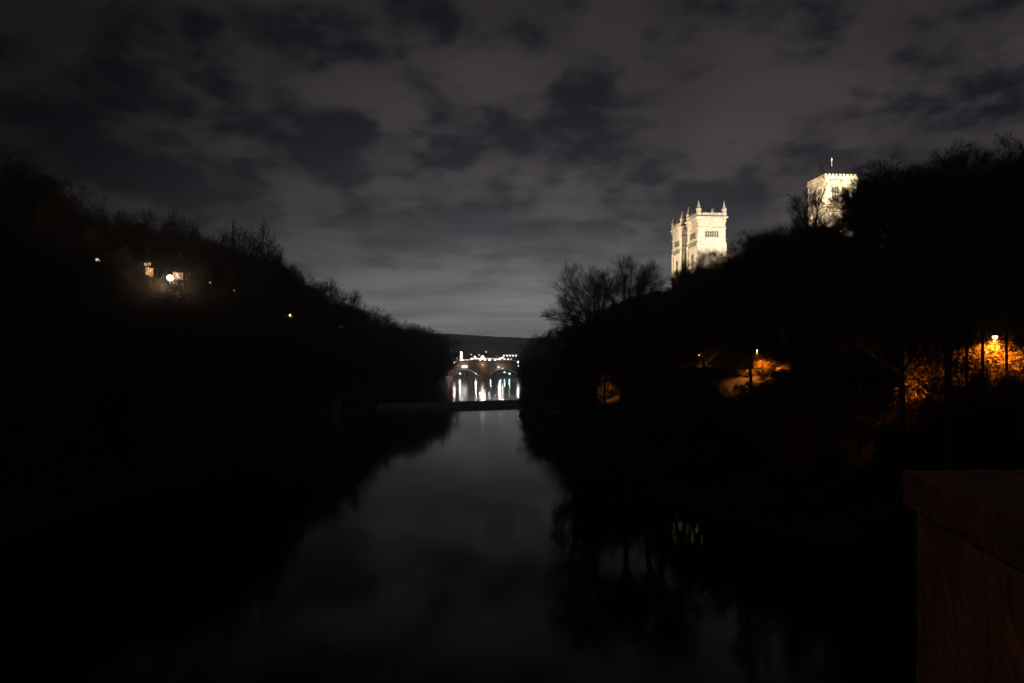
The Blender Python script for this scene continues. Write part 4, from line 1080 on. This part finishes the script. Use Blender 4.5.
MB().prism([(-.7, 9.1), (5, 13), (10.7, 9.1), (10.7, 9.4), (5, 13.3), (-.7, 9.4)], 'x', -2.4, 13.9).prism([(-16.6, 9.0), (-9.2, 14.5), (-2.0, 9.0), (-2.0, 9.3), (-9.2, 14.9), (-16.6, 9.3)], 'y', -.9, 10.6).build('roof', M['slate'], MILL)
MB().box(11.6, 12.8, 4.4, 5.6, 11, 15.2).build('chimney', M['brick'], MILL)
for (wx, wz) in ((-12, 6.5), (-7, 6.5), (-9.2, 10.8), (0, 6.3), (4.2, 6.3), (8.6, 6.3), (0, 3), (4.2, 3), (8.6, 3)):
    f_ = MB().box(wx - .6, wx + .6, -.48 if wx < -3 and wz > 9.2 else -.08, -.003 if not (wx < -3 and wz > 9.2) else -.403, wz - .9, wz + .9).build('window', M['dial'], MILL)
    q = -.5 if wx < -3 and wz > 9.2 else -.1
    MB().box(wx - .45, wx - .04, q, q + .017, wz - .75, wz + .75).box(wx + .04, wx + .45, q, q + .017, wz - .75, wz + .75).build('pane', M['glass'], f_)
tag(MB().box(-86, -71, 171.5, 172.3, -2, 5.2).box(-71.9, -71.1, 172.31, 183.9, -2, 5.2).build('yard_wall', M['brick']), 'brick river wall in front of the dim mill house', 'wall')

# ------------------------------------------------------------------ the bridge the camera stands on
NB = empty('parapet_wall', (2.1, 1.2, 16.35)); tag(NB, 'rough stone bridge parapet with flat coping in the lower right foreground', 'parapet')
def pbox(mb, z0, z1, grow_=0.0):
    # a slightly splayed refuge wall running out from the bridge
    poly = [(1.10 + 0.0 - grow_ * .35, -0.6), (1.775 - grow_, 3.0 + grow_), (2.75 + grow_, 3.0 + grow_), (2.75 + grow_, -0.6)]
    n = len(mb.v)
    for zz in (z0, z1):
        for (x, y) in poly: mb.v.append((x - 2.1, y - 1.2, zz - 16.35))
    mb.f += [(n + 3, n + 2, n + 1, n), (n + 4, n + 5, n + 6, n + 7)] + [(n + i, n + (i+1) % 4, n + 4 + (i+1) % 4, n + 4 + i) for i in range(4)]
w = MB(); pbox(w, -3.0, 17.335); pw = w.build('wall', M['parapet_stone'], NB)
c = MB(); pbox(c, 17.338, 17.50, .036); cp = c.build('coping', M['coping'], NB)
for o_, wd, sg in ((cp, .012, 3), (pw, .006, 2)):
    bv = o_.modifiers.new('bevel', 'BEVEL'); bv.width = wd; bv.segments = sg
    sd = o_.modifiers.new('fine', 'SUBSURF'); sd.subdivision_type = 'SIMPLE'; sd.levels = sd.render_levels = 6
    tx = bpy.data.textures.new('stone_wear', 'CLOUDS'); tx.noise_scale = .16; tx.noise_depth = 4
    dp = o_.modifiers.new('wear', 'DISPLACE'); dp.texture = tx; dp.strength = .028; dp.mid_level = .5; dp.texture_coords = 'LOCAL'
tag(MB().box(-60, 60, -6.5, -.61, 15.6, 16.35).build('road', M['asphalt']), kind='structure')
fp_ = empty('bridge_parapet', (0, -.8, 16.35)); tag(fp_, 'low stone parapet along the near bridge roadway', 'parapet')
MB().box(-60, 1.05, -.2, .18, -1.5, .98).build('wall', M['parapet_stone'], fp_)
MB().box(-60, 1.05, -.25, .23, .983, 1.12).build('coping', M['coping'], fp_)
street_lamp(-4.5, -5.5, 4.6, 300, (1, .33, .13), M['lit_sodium'], 'sodium street lamp on the near bridge behind the parapet', z=16.35)

# ------------------------------------------------------------------ night haze
hz = MB().box(-5500, 5500, -220, 4300, -5, 172).build('haze', None)
hz.data.materials.clear()
hm = bpy.data.materials.new('night_haze'); hm.use_nodes = True
t = NT(hm.node_tree)
vol = t.n('ShaderNodeVolumePrincipled', {'Color': rgb(.80, .80, .90), 'Density': 0.00042, 'Anisotropy': 0.72})
t.n('ShaderNodeOutputMaterial', {'Volume': vol.outputs[0]})
hz.data.materials.append(hm)
tag(hz, kind='stuff')
